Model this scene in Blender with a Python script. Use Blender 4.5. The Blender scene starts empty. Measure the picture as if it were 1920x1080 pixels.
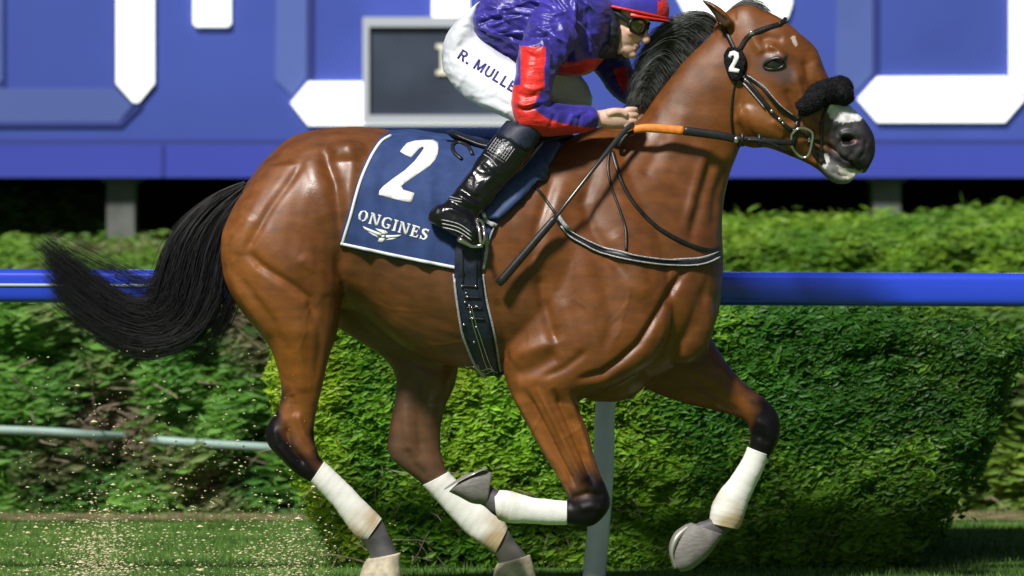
import bpy, bmesh, math, random
import numpy as np
from mathutils import Vector, Matrix, noise
from mathutils.bvhtree import BVHTree
from mathutils.geometry import delaunay_2d_cdt

random.seed(7); rng = np.random.default_rng(7)
scene = bpy.context.scene
col = scene.collection

# ---------------------------------------------------------------- camera, world, sun, exposure
DIST, CAMZ, FPX, HORY = 20.0, 1.5, 11200.0, 280.0      # metres, metres, focal length in photo pixels, horizon row
cam_d = bpy.data.cameras.new('camera'); cam = bpy.data.objects.new('camera', cam_d); col.objects.link(cam)
cam.location = (0, -DIST, CAMZ); cam.rotation_euler = (math.radians(90), 0, 0)
cam_d.sensor_width = 36; cam_d.lens = FPX/1920*36
cam_d.shift_y = -(540-HORY)/1920
cam_d.clip_end = 2000; cam_d.clip_start = 0.5
cam_d.dof.use_dof = True; cam_d.dof.focus_distance = DIST-0.2; cam_d.dof.aperture_fstop = 3.6
scene.camera = cam
LIGHT = Vector((-0.30, -0.62, 0.76)).normalized()      # towards the light
elev = math.asin(LIGHT.z); rot = math.atan2(LIGHT.x, LIGHT.y)
w = bpy.data.worlds.new('World'); scene.world = w; w.use_nodes = True
nt = w.node_tree; bg = nt.nodes['Background']
sky = nt.nodes.new('ShaderNodeTexSky'); sky.sky_type = 'NISHITA'; sky.sun_disc = False
sky.sun_elevation = elev; sky.sun_rotation = rot
nt.links.new(sky.outputs[0], bg.inputs[0]); bg.inputs[1].default_value = 0.032
sd = bpy.data.lights.new('sun', 'SUN'); sd.energy = 5.0; sd.angle = math.radians(7); sd.color = (1.0, 0.965, 0.91)
so = bpy.data.objects.new('sun', sd); col.objects.link(so)
so.rotation_euler = LIGHT.to_track_quat('Z', 'Y').to_euler(); so.location = (0, 0, 12)
scene.view_settings.view_transform = 'Standard'; scene.view_settings.look = 'None'
scene.view_settings.gamma = 1; scene.view_settings.exposure = 0.0

# ---------------------------------------------------------------- helpers
def P(px, py, Y=0.0):
    d = (DIST+Y)/FPX
    return Vector(((px-960)*d, Y, CAMZ-(py-HORY)*d))
def S(Y=0.0): return (DIST+Y)/FPX                       # metres per photo pixel at that depth
def inv(co):                                            # n x 3 -> photo px
    d = (DIST+co[:, 1])/FPX
    return np.stack([co[:, 0]/d+960, (CAMZ-co[:, 2])/d+HORY], 1)

class MB:
    def __init__(s): s.v = []; s.f = []; s.m = []
    def add(s, vs, fs, m=0):
        o = len(s.v); s.v += [tuple(v) for v in vs]
        s.f += [tuple(i+o for i in f) for f in fs]; s.m += [m]*len(fs)
        return s
    def rings(s, rings, m=0, cap=True, closed=False):
        n = len(rings[0]); vs = [p for r in rings for p in r]; fs = []
        R = len(rings)
        for i in range(R if closed else R-1):
            a = i*n; b = ((i+1) % R)*n
            for k in range(n):
                k2 = (k+1) % n
                fs.append((a+k, a+k2, b+k2, b+k))
        if cap and not closed:
            c0 = len(vs); vs.append(sum((Vector(p) for p in rings[0]), Vector())/n)
            c1 = len(vs); vs.append(sum((Vector(p) for p in rings[-1]), Vector())/n)
            e = (R-1)*n
            for k in range(n):
                k2 = (k+1) % n
                fs.append((c0, k2, k)); fs.append((c1, e+k, e+k2))
        return s.add(vs, fs, m)
    def loft(s, secs, n=28, steps=5, ex=2.0, m=0):
        """secs: (ax,ay,bx,by,halfwidth,Y) ellipses spanning a..b in the picture plane, interpolated smoothly"""
        arr = [list(x) for x in secs]
        out = []
        for i in range(len(arr)-1):
            p0 = arr[max(i-1, 0)]; p1 = arr[i]; p2 = arr[i+1]; p3 = arr[min(i+2, len(arr)-1)]
            for k in range(steps):
                t = k/steps
                out.append([cr(a, b, c, d, t) for a, b, c, d in zip(p0, p1, p2, p3)])
        out.append(arr[-1])
        rings = []
        for q in out:
            A = P(q[0], q[1], q[5]); B = P(q[2], q[3], q[5])
            C = (A+B)/2; H = (A-B)/2; W = Vector((0, -1, 0))*q[4]
            e = q[6] if len(q) > 6 else ex
            r = []
            for k in range(n):
                a = 2*math.pi*k/n; c, d = math.cos(a), math.sin(a)
                c = math.copysign(abs(c)**(2/e), c); d = math.copysign(abs(d)**(2/e), d)
                r.append(C+H*c+W*d)
            rings.append(r)
        return s.rings(rings, m)
    def tube(s, pts, rad, n=10, m=0, steps=4, flat=1.0, cap=True, smooth=True):
        """pts 3D, rad per point"""
        pts = [Vector(p) for p in pts]
        if not hasattr(rad, '__len__'): rad = [rad]*len(pts)
        if smooth and len(pts) > 2:
            o = []; ro = []
            for i in range(len(pts)-1):
                p0 = pts[max(i-1, 0)]; p3 = pts[min(i+2, len(pts)-1)]
                r0 = rad[max(i-1, 0)]; r3 = rad[min(i+2, len(pts)-1)]
                for k in range(steps):
                    t = k/steps
                    o.append(Vector([cr(p0[j], pts[i][j], pts[i+1][j], p3[j], t) for j in range(3)]))
                    ro.append(max(1e-4, cr(r0, rad[i], rad[i+1], r3, t)))
            o.append(pts[-1]); ro.append(rad[-1]); pts, rad = o, ro
        up = Vector((0, 1, 0)); rings = []
        for i, p in enumerate(pts):
            t = (pts[min(i+1, len(pts)-1)]-pts[max(i-1, 0)])
            if t.length < 1e-9: t = Vector((1, 0, 0))
            t.normalize()
            u = up-t*up.dot(t)
            if u.length < 1e-3: u = Vector((0, 0, 1))-t*t.z
            u.normalize(); v = t.cross(u); up = u
            rings.append([p+(u*math.cos(a)*flat+v*math.sin(a))*rad[i] for a in [2*math.pi*k/n for k in range(n)]])
        return s.rings(rings, m, cap)
    def ell(s, c, r, rotm=None, n=20, m=0):
        c = Vector(c); rings = []
        for i in range(1, n//2):
            th = math.pi*i/(n//2); rr = []
            for k in range(n):
                a = 2*math.pi*k/n
                q = Vector((r[0]*math.sin(th)*math.cos(a), r[1]*math.sin(th)*math.sin(a), r[2]*math.cos(th)))
                if rotm is not None: q = rotm @ q
                rr.append(c+q)
            rings.append(rr)
        return s.rings(rings, m)
    def box(s, x0, x1, y0, y1, z0, z1, m=0):
        v = [(x, y, z) for x in (x0, x1) for y in (y0, y1) for z in (z0, z1)]
        return s.add(v, [(0, 1, 3, 2), (4, 6, 7, 5), (0, 4, 5, 1), (2, 3, 7, 6), (0, 2, 6, 4), (1, 5, 7, 3)], m)
    def prism(s, poly, y0, y1, m=0, Yp=None):
        """poly in photo px placed at depth y0, extruded to y1"""
        Yp = y0 if Yp is None else Yp
        a = [P(x, y, Yp) for x, y in poly]; n = len(poly)
        vs = [(p.x, y0, p.z) for p in a]+[(p.x, y1, p.z) for p in a]
        fs = [tuple(range(n)), tuple(range(2*n-1, n-1, -1))]
        fs += [(i, i+n, (i+1) % n+n, (i+1) % n) for i in range(n)]
        return s.add(vs, fs, m)

def cr(a, b, c, d, t):
    return 0.5*((2*b)+(-a+c)*t+(2*a-5*b+4*c-d)*t*t+(-a+3*b-3*c+d)*t*t*t)
def spl(pts, step=6.0):
    """smooth resampling of a tuple polyline"""
    o = []
    for i in range(len(pts)-1):
        p0 = pts[max(i-1, 0)]; p1 = pts[i]; p2 = pts[i+1]; p3 = pts[min(i+2, len(pts)-1)]
        L = math.dist(p1[:2], p2[:2]); n = max(1, int(L/step))
        for k in range(n):
            o.append(tuple(cr(a, b, c, d, k/n) for a, b, c, d in zip(p0, p1, p2, p3)))
    o.append(tuple(pts[-1])); return o

def thing(name, label, cat, loc, group=None):
    o = bpy.data.objects.new(name, None); col.objects.link(o); o.location = loc
    o.empty_display_size = 0.1
    o['label'] = label; o['category'] = cat
    if group: o['group'] = group
    return o
def root_loc(p):
    while p is not None and p.parent is not None: p = p.parent
    return Vector(p.location) if p is not None else Vector((0, 0, 0))
def build(name, vs, fs, mats, parent=None, midx=None, smooth=True, fix=True):
    """links ONE mesh object; vertices are given in world space"""
    me = bpy.data.meshes.new(name)
    A = np.asarray([tuple(v) for v in vs], dtype=float) if not isinstance(vs, np.ndarray) else vs
    if parent is None:
        mn = A.min(0); mx = A.max(0); L = Vector(((mn[0]+mx[0])/2, (mn[1]+mx[1])/2, mn[2]))
    else: L = root_loc(parent)
    A = A-np.array(L)
    me.from_pydata(A.tolist(), [], fs if isinstance(fs, list) else fs.tolist())
    for m in (mats if isinstance(mats, (list, tuple)) else [mats]): me.materials.append(m)
    if midx is not None: me.polygons.foreach_set('material_index', np.asarray(midx, dtype=np.int32))
    if fix:
        bm = bmesh.new(); bm.from_mesh(me); bmesh.ops.recalc_face_normals(bm, faces=bm.faces); bm.to_mesh(me); bm.free()
    if smooth: me.polygons.foreach_set('use_smooth', np.ones(len(me.polygons), dtype=bool))
    me.update()
    o = bpy.data.objects.new(name, me); col.objects.link(o)
    if parent is None: o.location = L
    else: o.parent = parent
    return o
def pieces(mb):
    """the connected pieces of a builder, each as a builder of its own"""
    par = list(range(len(mb.v)))
    def fd(i):
        while par[i] != i: par[i] = par[par[i]]; i = par[i]
        return i
    for f in mb.f:
        for k in f[1:]: par[fd(k)] = fd(f[0])
    out = {}
    for f, m in zip(mb.f, mb.m):
        q, mp = out.setdefault(fd(f[0]), (MB(), {}))
        g = []
        for i in f:
            if i not in mp: mp[i] = len(q.v); q.v.append(mb.v[i])
            g.append(mp[i])
        q.f.append(tuple(g)); q.m.append(m)
    return [q for q, mp in out.values()]
def mk(name, mb, mats, parent=None, smooth=True, split=False):
    if split:
        return [build(name, q.v, q.f, mats, parent, q.m, smooth) for q in pieces(mb)][0]
    return build(name, mb.v, mb.f, mats, parent, mb.m, smooth)
def tag(o, label=None, cat=None, group=None, kind=None):
    if label: o['label'] = label
    if cat: o['category'] = cat
    if group: o['group'] = group
    if kind: o['kind'] = kind
    return o
def remesh(mb, voxel, smooth=4, fac=0.5):
    """one continuous surface around overlapping volumes -> (verts array, faces list) in world space"""
    me = bpy.data.meshes.new('tmp'); me.from_pydata(mb.v, [], mb.f)
    bm = bmesh.new(); bm.from_mesh(me); bmesh.ops.recalc_face_normals(bm, faces=bm.faces); bm.to_mesh(me); bm.free()
    o = bpy.data.objects.new('tmp', me); col.objects.link(o)
    r = o.modifiers.new('r', 'REMESH'); r.mode = 'VOXEL'; r.voxel_size = voxel; r.adaptivity = 0
    if smooth:
        q = o.modifiers.new('s', 'SMOOTH'); q.factor = fac; q.iterations = smooth
    dg = bpy.context.evaluated_depsgraph_get(); ev = o.evaluated_get(dg); m2 = ev.to_mesh()
    n = len(m2.vertices); A = np.empty(n*3); m2.vertices.foreach_get('co', A); A = A.reshape(-1, 3)
    N = np.empty(n*3); m2.vertices.foreach_get('normal', N); N = N.reshape(-1, 3)
    F = [tuple(p.vertices) for p in m2.polygons]
    ev.to_mesh_clear(); bpy.data.objects.remove(o); bpy.data.meshes.remove(me)
    return A, N, F
def seg_dist(q, pts, rad=None):
    """distance of n x 2 points to a polyline; also the nearest position along it 0..1"""
    pts = np.asarray(pts, float); best = np.full(len(q), 1e9); tt = np.zeros(len(q)); n = len(pts)-1
    for i in range(n):
        a = pts[i]; b = pts[i+1]; ab = b-a
        t = np.clip(((q-a)@ab)/max(ab@ab, 1e-9), 0, 1)
        d = np.linalg.norm(q-(a+t[:, None]*ab), axis=1)
        k = d < best; best[k] = d[k]; tt[k] = (i+t[k])/n
    return best, tt
def inpoly(q, poly):
    poly = np.asarray(poly, float); x, y = q[:, 0], q[:, 1]; r = np.zeros(len(q), bool); j = len(poly)-1
    for i in range(len(poly)):
        xi, yi = poly[i]; xj, yj = poly[j]
        c = ((yi > y) != (yj > y)) & (x < (xj-xi)*(y-yi)/((yj-yi) if yj != yi else 1e-9)+xi)
        r ^= c; j = i
    return r
def bvh_of(A, F): return BVHTree.FromPolygons([Vector(a) for a in A], F)
def bvh_join(*objs):
    V = []; F = []
    for o in objs:
        L = root_loc(o); k = len(V)
        V += [v.co+L for v in o.data.vertices]
        F += [tuple(i+k for i in p.vertices) for p in o.data.polygons]
    return BVHTree.FromPolygons(V, F)
CAM = Vector((0, -DIST, CAMZ))
def hit(bv, px, py, off=0.0, last=None):
    d = (P(px, py, 0)-CAM).normalized()
    loc, nor, idx, dist = bv.ray_cast(CAM, d)
    if loc is None:
        loc, nor, idx, dist = bv.find_nearest(P(px, py, last if last is not None else -0.1))
        if loc is None: return P(px, py, 0), Vector((0, -1, 0))
        return loc+nor*off, nor
    if nor.dot(d) > 0: nor = -nor
    return loc+nor*off, nor
def decal_pts(poly, holes=(), step=8.0):
    """triangulated fill of a px polygon with interior points -> (2D verts, tris)"""
    poly = [tuple(map(float, p)) for p in poly]
    def dens(pl):
        o = []
        for i in range(len(pl)):
            a = pl[i]; b = pl[(i+1) % len(pl)]; n = max(1, int(math.dist(a, b)/step))
            o += [(a[0]+(b[0]-a[0])*k/n, a[1]+(b[1]-a[1])*k/n) for k in range(n)]
        return o
    b = dens(poly); xs = [p[0] for p in b]; ys = [p[1] for p in b]
    g = [(x, y) for x in np.arange(min(xs)+step/2, max(xs), step) for y in np.arange(min(ys)+step/2, max(ys), step)]
    g = np.array(g) if g else np.zeros((0, 2))
    if len(g):
        k = inpoly(g, b); bb = np.array(b+b[:1]); dd, _ = seg_dist(g, bb); g = g[k & (dd > step*0.35)]
    V = [Vector(p) for p in b]+[Vector(p) for p in g.tolist()]
    r = delaunay_2d_cdt(V, [], [list(range(len(b)))], 1, 1e-5)
    return [tuple(v) for v in r[0]], [tuple(f) for f in r[2]]
def on_surface(bv, pv, off): return [hit(bv, x, y, off)[0] for x, y in pv]
def slab(mb, bv, poly, off, thick, step=8.0, m=0, wob=None):
    """a sheet of real thickness lying on a surface; poly in px"""
    pv, tf = decal_pts(poly, step=step)
    top = []; bot = []
    for x, y in pv:
        e = off+(wob(x, y) if wob else 0)
        p, n = hit(bv, x, y, 0); top.append(p+n*(e+thick)); bot.append(p+n*max(0.0005, e*0.3))
    n = len(top); cnt = {}
    for f in tf:
        for k in range(len(f)):
            a, b = f[k], f[(k+1) % len(f)]; cnt[(a, b)] = 1
    side = [(a, b, b+n, a+n) for (a, b) in cnt if (b, a) not in cnt]
    mb.add(top+bot, [tuple(f) for f in tf]+[tuple(i+n for i in reversed(f)) for f in tf]+side, m)
def strap(mb, bv, pts, w, th=0.004, off=0.001, m=0, step=6.0, mirror=False):
    """flat leather strap following the surface; w in metres (scalar or per point)"""
    if hasattr(w, '__len__'): pp = [(a[0], a[1], ww) for a, ww in zip(pts, w)]
    else: pp = [(a[0], a[1], w) for a in pts]
    s = spl(pp, step); pos = []; nor = []
    for q in s:
        p, n = hit(bv, q[0], q[1], 0); pos.append(p); nor.append(n)
    nn = []
    for i in range(len(nor)):
        a = sum(nor[max(0, i-2):i+3], Vector()); nn.append(a.normalized())
    rings = []
    for i, p in enumerate(pos):
        t = (pos[min(i+1, len(pos)-1)]-pos[max(i-1, 0)]).normalized(); n = nn[i]
        sd = t.cross(n).normalized(); h = s[i][2]/2
        rings.append([p+n*(off)-sd*h, p+n*(off+th)-sd*h*0.85, p+n*(off+th)+sd*h*0.85, p+n*off+sd*h, p-n*0.003+sd*h*0.8, p-n*0.003-sd*h*0.8])
    mb.rings(rings, m)
    if mirror: mb.rings([[Vector((q[0], -q[1], q[2])) for q in r] for r in rings], m)
    return pos

# ---------------------------------------------------------------- materials
def mat(name, c, rough=0.6, spec=0.5, noise_s=0, noise_a=0.15, bump=0, bump_s=200, metal=0, coat=0, sheen=0, emit=None, c2=None, detail=4, stretch=None, bdist=0.002):
    m = bpy.data.materials.new(name); m.use_nodes = True; t = m.node_tree; b = t.nodes['Principled BSDF']
    b.inputs['Base Color'].default_value = (*c, 1); b.inputs['Roughness'].default_value = rough
    b.inputs['Specular IOR Level'].default_value = spec; b.inputs['Metallic'].default_value = metal
    b.inputs['Coat Weight'].default_value = coat; b.inputs['Sheen Weight'].default_value = sheen
    if emit: b.inputs['Emission Color'].default_value = (*emit[:3], 1); b.inputs['Emission Strength'].default_value = emit[3]
    tc = t.nodes.new('ShaderNodeTexCoord'); src = tc.outputs['Object']
    if stretch:
        mp = t.nodes.new('ShaderNodeMapping'); mp.inputs['Scale'].default_value = stretch
        t.links.new(src, mp.inputs[0]); src = mp.outputs[0]
    if noise_s:
        n = t.nodes.new('ShaderNodeTexNoise'); n.inputs['Scale'].default_value = noise_s; n.inputs['Detail'].default_value = detail
        t.links.new(src, n.inputs['Vector'])
        r = t.nodes.new('ShaderNodeValToRGB'); r.color_ramp.elements[0].position = 0.35; r.color_ramp.elements[1].position = 0.65
        lo = [x*(1-noise_a) for x in c]; hi = c2 or [min(1, x*(1+noise_a)) for x in c]
        r.color_ramp.elements[0].color = (*lo, 1); r.color_ramp.elements[1].color = (*hi, 1)
        t.links.new(n.outputs['Fac'], r.inputs[0]); t.links.new(r.outputs[0], b.inputs['Base Color'])
    if bump:
        n2 = t.nodes.new('ShaderNodeTexNoise'); n2.inputs['Scale'].default_value = bump_s; n2.inputs['Detail'].default_value = 5
        t.links.new(src, n2.inputs['Vector'])
        bp = t.nodes.new('ShaderNodeBump'); bp.inputs['Strength'].default_value = bump; bp.inputs['Distance'].default_value = bdist
        t.links.new(n2.outputs['Fac'], bp.inputs['Height']); t.links.new(bp.outputs[0], b.inputs['Normal'])
    return m
def attr_mat(name, rough=0.5, spec=0.5, var=0.2, vs=20, bump=0.2, bs=300, stretch=None, coat=0, sheen=0, bdist=0.002, trans=0):
    """base colour from the vertex colour 'tint' (own colouring, plus some painted light and shade) times fine noise"""
    m = bpy.data.materials.new(name); m.use_nodes = True; t = m.node_tree; b = t.nodes['Principled BSDF']
    b.inputs['Roughness'].default_value = rough; b.inputs['Specular IOR Level'].default_value = spec
    b.inputs['Coat Weight'].default_value = coat; b.inputs['Sheen Weight'].default_value = sheen; b.inputs['Coat Roughness'].default_value = 0.3
    at = t.nodes.new('ShaderNodeAttribute'); at.attribute_name = 'tint'
    tc = t.nodes.new('ShaderNodeTexCoord'); src = tc.outputs['Object']
    if stretch:
        mp = t.nodes.new('ShaderNodeMapping'); mp.inputs['Scale'].default_value = stretch; t.links.new(src, mp.inputs[0]); src = mp.outputs[0]
    n = t.nodes.new('ShaderNodeTexNoise'); n.inputs['Scale'].default_value = vs; n.inputs['Detail'].default_value = 6
    t.links.new(src, n.inputs['Vector'])
    mr = t.nodes.new('ShaderNodeMapRange'); mr.inputs['From Min'].default_value = 0.3; mr.inputs['From Max'].default_value = 0.7
    mr.inputs['To Min'].default_value = 1-var; mr.inputs['To Max'].default_value = 1+var
    t.links.new(n.outputs['Fac'], mr.inputs['Value'])
    vm = t.nodes.new('ShaderNodeVectorMath'); vm.operation = 'SCALE'
    t.links.new(at.outputs['Color'], vm.inputs[0]); t.links.new(mr.outputs[0], vm.inputs['Scale'])
    t.links.new(vm.outputs[0], b.inputs['Base Color'])
    if bump:
        n2 = t.nodes.new('ShaderNodeTexNoise'); n2.inputs['Scale'].default_value = bs; n2.inputs['Detail'].default_value = 4
        t.links.new(src, n2.inputs['Vector'])
        bp = t.nodes.new('ShaderNodeBump'); bp.inputs['Strength'].default_value = bump; bp.inputs['Distance'].default_value = bdist
        t.links.new(n2.outputs['Fac'], bp.inputs['Height']); t.links.new(bp.outputs[0], b.inputs['Normal'])
    if trans:
        b.inputs['Transmission Weight'].default_value = 0
        tl = t.nodes.new('ShaderNodeBsdfTranslucent'); t.links.new(vm.outputs[0], tl.inputs[0])
        mx = t.nodes.new('ShaderNodeMixShader'); mx.inputs[0].default_value = trans
        t.links.new(b.outputs[0], mx.inputs[1]); t.links.new(tl.outputs[0], mx.inputs[2])
        t.links.new(mx.outputs[0], t.nodes['Material Output'].inputs[0])
    return m
def set_tint(o, C):
    a = o.data.color_attributes.new('tint', 'FLOAT_COLOR', 'POINT')
    C = np.concatenate([C, np.ones((len(C), 1))], 1).astype(np.float32)
    a.data.foreach_set('color', C.ravel())

M = {}
M['coat'] = attr_mat('bay_coat', rough=0.42, spec=0.55, var=0.26, vs=26, bump=0.3, bs=380, sheen=0.0, bdist=0.002, stretch=(.45, 1, 1.1))
_t = M['coat'].node_tree; _b = _t.nodes['Principled BSDF']      # sweat-damp patches change the gloss of the coat
_n = _t.nodes.new('ShaderNodeTexNoise'); _n.inputs['Scale'].default_value = 7; _n.inputs['Detail'].default_value = 6
_m = _t.nodes.new('ShaderNodeMapRange'); _m.inputs['From Min'].default_value = .35; _m.inputs['From Max'].default_value = .65; _m.inputs['To Min'].default_value = .32; _m.inputs['To Max'].default_value = .56
_c = _t.nodes.new('ShaderNodeTexCoord'); _t.links.new(_c.outputs['Object'], _n.inputs['Vector']); _t.links.new(_n.outputs['Fac'], _m.inputs['Value']); _t.links.new(_m.outputs[0], _b.inputs['Roughness'])
_a = [n for n in _t.nodes if n.type == 'ATTRIBUTE'][0]; _s = _t.nodes.new('ShaderNodeSeparateColor'); _q = _t.nodes.new('ShaderNodeMapRange')
_q.inputs['From Min'].default_value = .01; _q.inputs['From Max'].default_value = .10; _q.inputs['To Min'].default_value = .22; _q.inputs['To Max'].default_value = .54
_t.links.new(_a.outputs['Color'], _s.inputs[0]); _t.links.new(_s.outputs[0], _q.inputs['Value']); _t.links.new(_q.outputs[0], _b.inputs['Specular IOR Level'])
M['hair'] = mat('black_hair', (0.010, 0.010, 0.013), rough=0.5, spec=0.4, noise_s=30, noise_a=0.4)
M['mane'] = mat('dark_mane_hair', (0.12, 0.13, 0.13), rough=0.6, spec=0.6, noise_s=30, noise_a=0.5)
M['hoof'] = mat('hoof_horn', (0.19, 0.175, 0.165), rough=0.65, noise_s=40, noise_a=0.18, bump=0.25, bump_s=90, stretch=(1, 1, 3))
M['hoofpale'] = mat('pale_hoof_horn', (0.50, 0.43, 0.31), rough=0.6, noise_s=30, noise_a=0.3, bump=0.5, bump_s=90)
M['shoe'] = mat('hoof_shoe_metal', (0.55, 0.52, 0.45), rough=0.4, metal=0.6)
M['bandage'] = mat('white_bandage', (0.78, 0.77, 0.72), rough=0.85, noise_s=14, noise_a=0.06, bump=0.5, bump_s=160, stretch=(1, 1, 2))
M['eye'] = mat('horse_eye_gloss', (0.008, 0.006, 0.006), rough=0.06, spec=0.8, coat=1)
M['leather'] = mat('black_leather', (0.014, 0.014, 0.016), rough=0.38, spec=0.5, noise_s=60, noise_a=0.3, bump=0.2, bump_s=300)
M['patent'] = mat('polished_boot_leather', (0.006, 0.006, 0.007), rough=0.24, spec=0.5, coat=0.25, bump=0.5, bump_s=28, bdist=0.008)
M['greytrim'] = mat('grey_stitched_trim', (0.42, 0.42, 0.44), rough=0.5, noise_s=250, noise_a=0.5)
M['steel'] = mat('bright_steel', (0.62, 0.60, 0.56), rough=0.22, metal=0.9)
M['fleece'] = mat('black_sheepskin', (0.012, 0.012, 0.014), rough=0.9, spec=0.15, bump=1.0, bump_s=120, noise_s=60, noise_a=0.5, bdist=0.01)
M['white'] = mat('white_print', (0.80, 0.80, 0.80), rough=0.6)
M['navy'] = mat('navy_saddle_cloth', (0.030, 0.058, 0.175), rough=0.75, spec=0.25, noise_s=20, noise_a=0.15, bump=0.35, bump_s=350)
M['navypad'] = mat('navy_padded_nylon', (0.045, 0.075, 0.20), rough=0.5, noise_s=25, noise_a=0.2, bump=0.3, bump_s=60)
M['navyink'] = mat('navy_printed_ink', (0.03, 0.02, 0.22), rough=0.6)
M['girth'] = mat('dark_navy_girth_webbing', (0.012, 0.018, 0.04), rough=0.55, noise_s=80, noise_a=0.3, bump=0.4, bump_s=250)
M['orange'] = mat('orange_rubber_grip', (0.80, 0.24, 0.035), rough=0.5, noise_s=60, noise_a=0.12, bump=0.3, bump_s=400)
M['purple'] = mat('purple_silk', (0.042, 0.030, 0.30), rough=0.36, spec=0.45, noise_s=14, noise_a=0.30, bump=0.3, bump_s=26, bdist=0.012, stretch=(1.2, 1, 2.2), sheen=0.15)
M['red'] = mat('red_silk', (0.72, 0.028, 0.022), rough=0.38, spec=0.4, noise_s=14, noise_a=0.2, bump=0.5, bump_s=26, bdist=0.010, stretch=(1.2, 1, 2.2), sheen=0.1)
M['breeches'] = mat('white_breeches_nylon', (0.74, 0.76, 0.84), rough=0.5, spec=0.4, noise_s=12, noise_a=0.04, bump=0.5, bump_s=16, bdist=0.006)
M['skin'] = attr_mat('skin', rough=0.5, spec=0.4, var=0.08, vs=60, bump=0.15, bs=250)
M['darkvest'] = mat('dark_body_protector', (0.018, 0.018, 0.035), rough=0.6, noise_s=20, noise_a=0.3, bump=0.4, bump_s=40)
M['capsilk'] = mat('purple_cap_silk', (0.055, 0.045, 0.40), rough=0.35, spec=0.5, noise_s=10, noise_a=0.25, bump=0.5, bump_s=20, bdist=0.006)
M['lens'] = mat('goggle_lens', (0.10, 0.06, 0.035), rough=0.08, spec=0.8, coat=1)
M['hairbrown'] = mat('short_brown_hair', (0.09, 0.06, 0.045), rough=0.6, noise_s=120, noise_a=0.5)
M['patent2'] = mat('whip_shaft', (0.03, 0.03, 0.033), rough=0.25, spec=0.7)
M['eyelid'] = mat('dark_eyelid_skin', (0.020, 0.016, 0.017), rough=.35, spec=.5)
# ---------------------------------------------------------------- ground
def grid(x0, x1, y0, y1, nx, ny, f):
    vs = [(x0+(x1-x0)*i/nx, y0+(y1-y0)*j/ny, 0) for j in range(ny+1) for i in range(nx+1)]
    vs = [(x, y, f(x, y)) for x, y, z in vs]
    fs = [(j*(nx+1)+i, j*(nx+1)+i+1, (j+1)*(nx+1)+i+1, (j+1)*(nx+1)+i) for j in range(ny) for i in range(nx)]
    return vs, fs
M['turf'] = mat('turf', (0.09, 0.18, 0.035), rough=0.9, spec=0.1, noise_s=3.0, noise_a=0.3, bump=0.8, bump_s=60, bdist=0.02, detail=10)
vs, fs = grid(-400, 400, -60, 900, 40, 40, lambda x, y: -0.012)
g = build('ground', vs, fs, M['turf'], None); g['kind'] = 'structure'
def leaves_mesh(P0, Nrm, size, tintf, name, m, parent, rg, elong=1.7, tilt=.9, along=None):
    """one small bent leaf per point"""
    n = len(P0)
    d = rg.normal(0, 1, (n, 3)); nn = Nrm+tilt*rg.normal(0, .6, (n, 3)); nn /= np.linalg.norm(nn, axis=1)[:, None]
    if along is not None: d = np.array(along)[None]+d*.55
    t = d-(d*nn).sum(1)[:, None]*nn; t /= np.linalg.norm(t, axis=1)[:, None]
    b = np.cross(nn, t); s = size*rg.uniform(.65, 1.35, n)[:, None]
    a0 = P0-t*s*elong*.5; a1 = P0+t*s*elong*.5; m0 = P0+b*s*.42+nn*s*.16; m1 = P0-b*s*.42+nn*s*.16
    V = np.stack([a0, m0, a1, m1], 1).reshape(-1, 3)
    k = np.arange(n)*4; F = np.concatenate([np.stack([k, k+1, k+2], 1), np.stack([k, k+2, k+3], 1)])
    o = build(name, V, F, m, parent, smooth=False, fix=False)
    set_tint(o, np.repeat(tintf, 4, axis=0)); return o
M['leaf'] = attr_mat('hedge_leaf', rough=0.5, spec=0.35, var=0.1, vs=8, bump=0, trans=0.35)
M['twig'] = mat('bare_twig', (0.26, 0.21, 0.15), rough=0.9, noise_s=20, noise_a=0.4)
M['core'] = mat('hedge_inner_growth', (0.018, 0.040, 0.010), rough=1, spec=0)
def noise_at(A, s, off=(0, 0, 0)): o = Vector(off); return np.array([noise.noise(Vector(a)*s+o) for a in A])
def green(A, rg, base, hi, s=2.2, off=(0, 0, 0), spread=.35, jn=.22):
    n1 = noise_at(A, s, off)[:, None]; n2 = noise_at(A, s*4, off)[:, None]
    k = np.clip(.42+n1*.9+n2*.5+rg.normal(0, jn, (len(A), 1)), 0, 1)
    c = np.array(base)*(1-k)+np.array(hi)*k
    return np.clip(c*(1+spread*rg.normal(0, .6, (len(A), 1))), .003, 1)
def twigs(name, pts, parent, rg, L=.25, r=.0035, m='twig'):
    b = MB()
    for p in pts:
        d = Vector((rg.normal(0, .8), rg.normal(-.15, .3), rg.normal(.5, .6))).normalized(); l = L*rg.uniform(.5, 1.3); q = [Vector(p)]
        for k in range(4):
            d = (d+Vector(rg.normal(0, .25, 3))).normalized(); q.append(q[-1]+d*l/4)
        b.tube(q, [r, r*.9, r*.7, r*.55, r*.35], n=5, smooth=False)
    return mk(name, b, M[m], parent)

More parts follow.
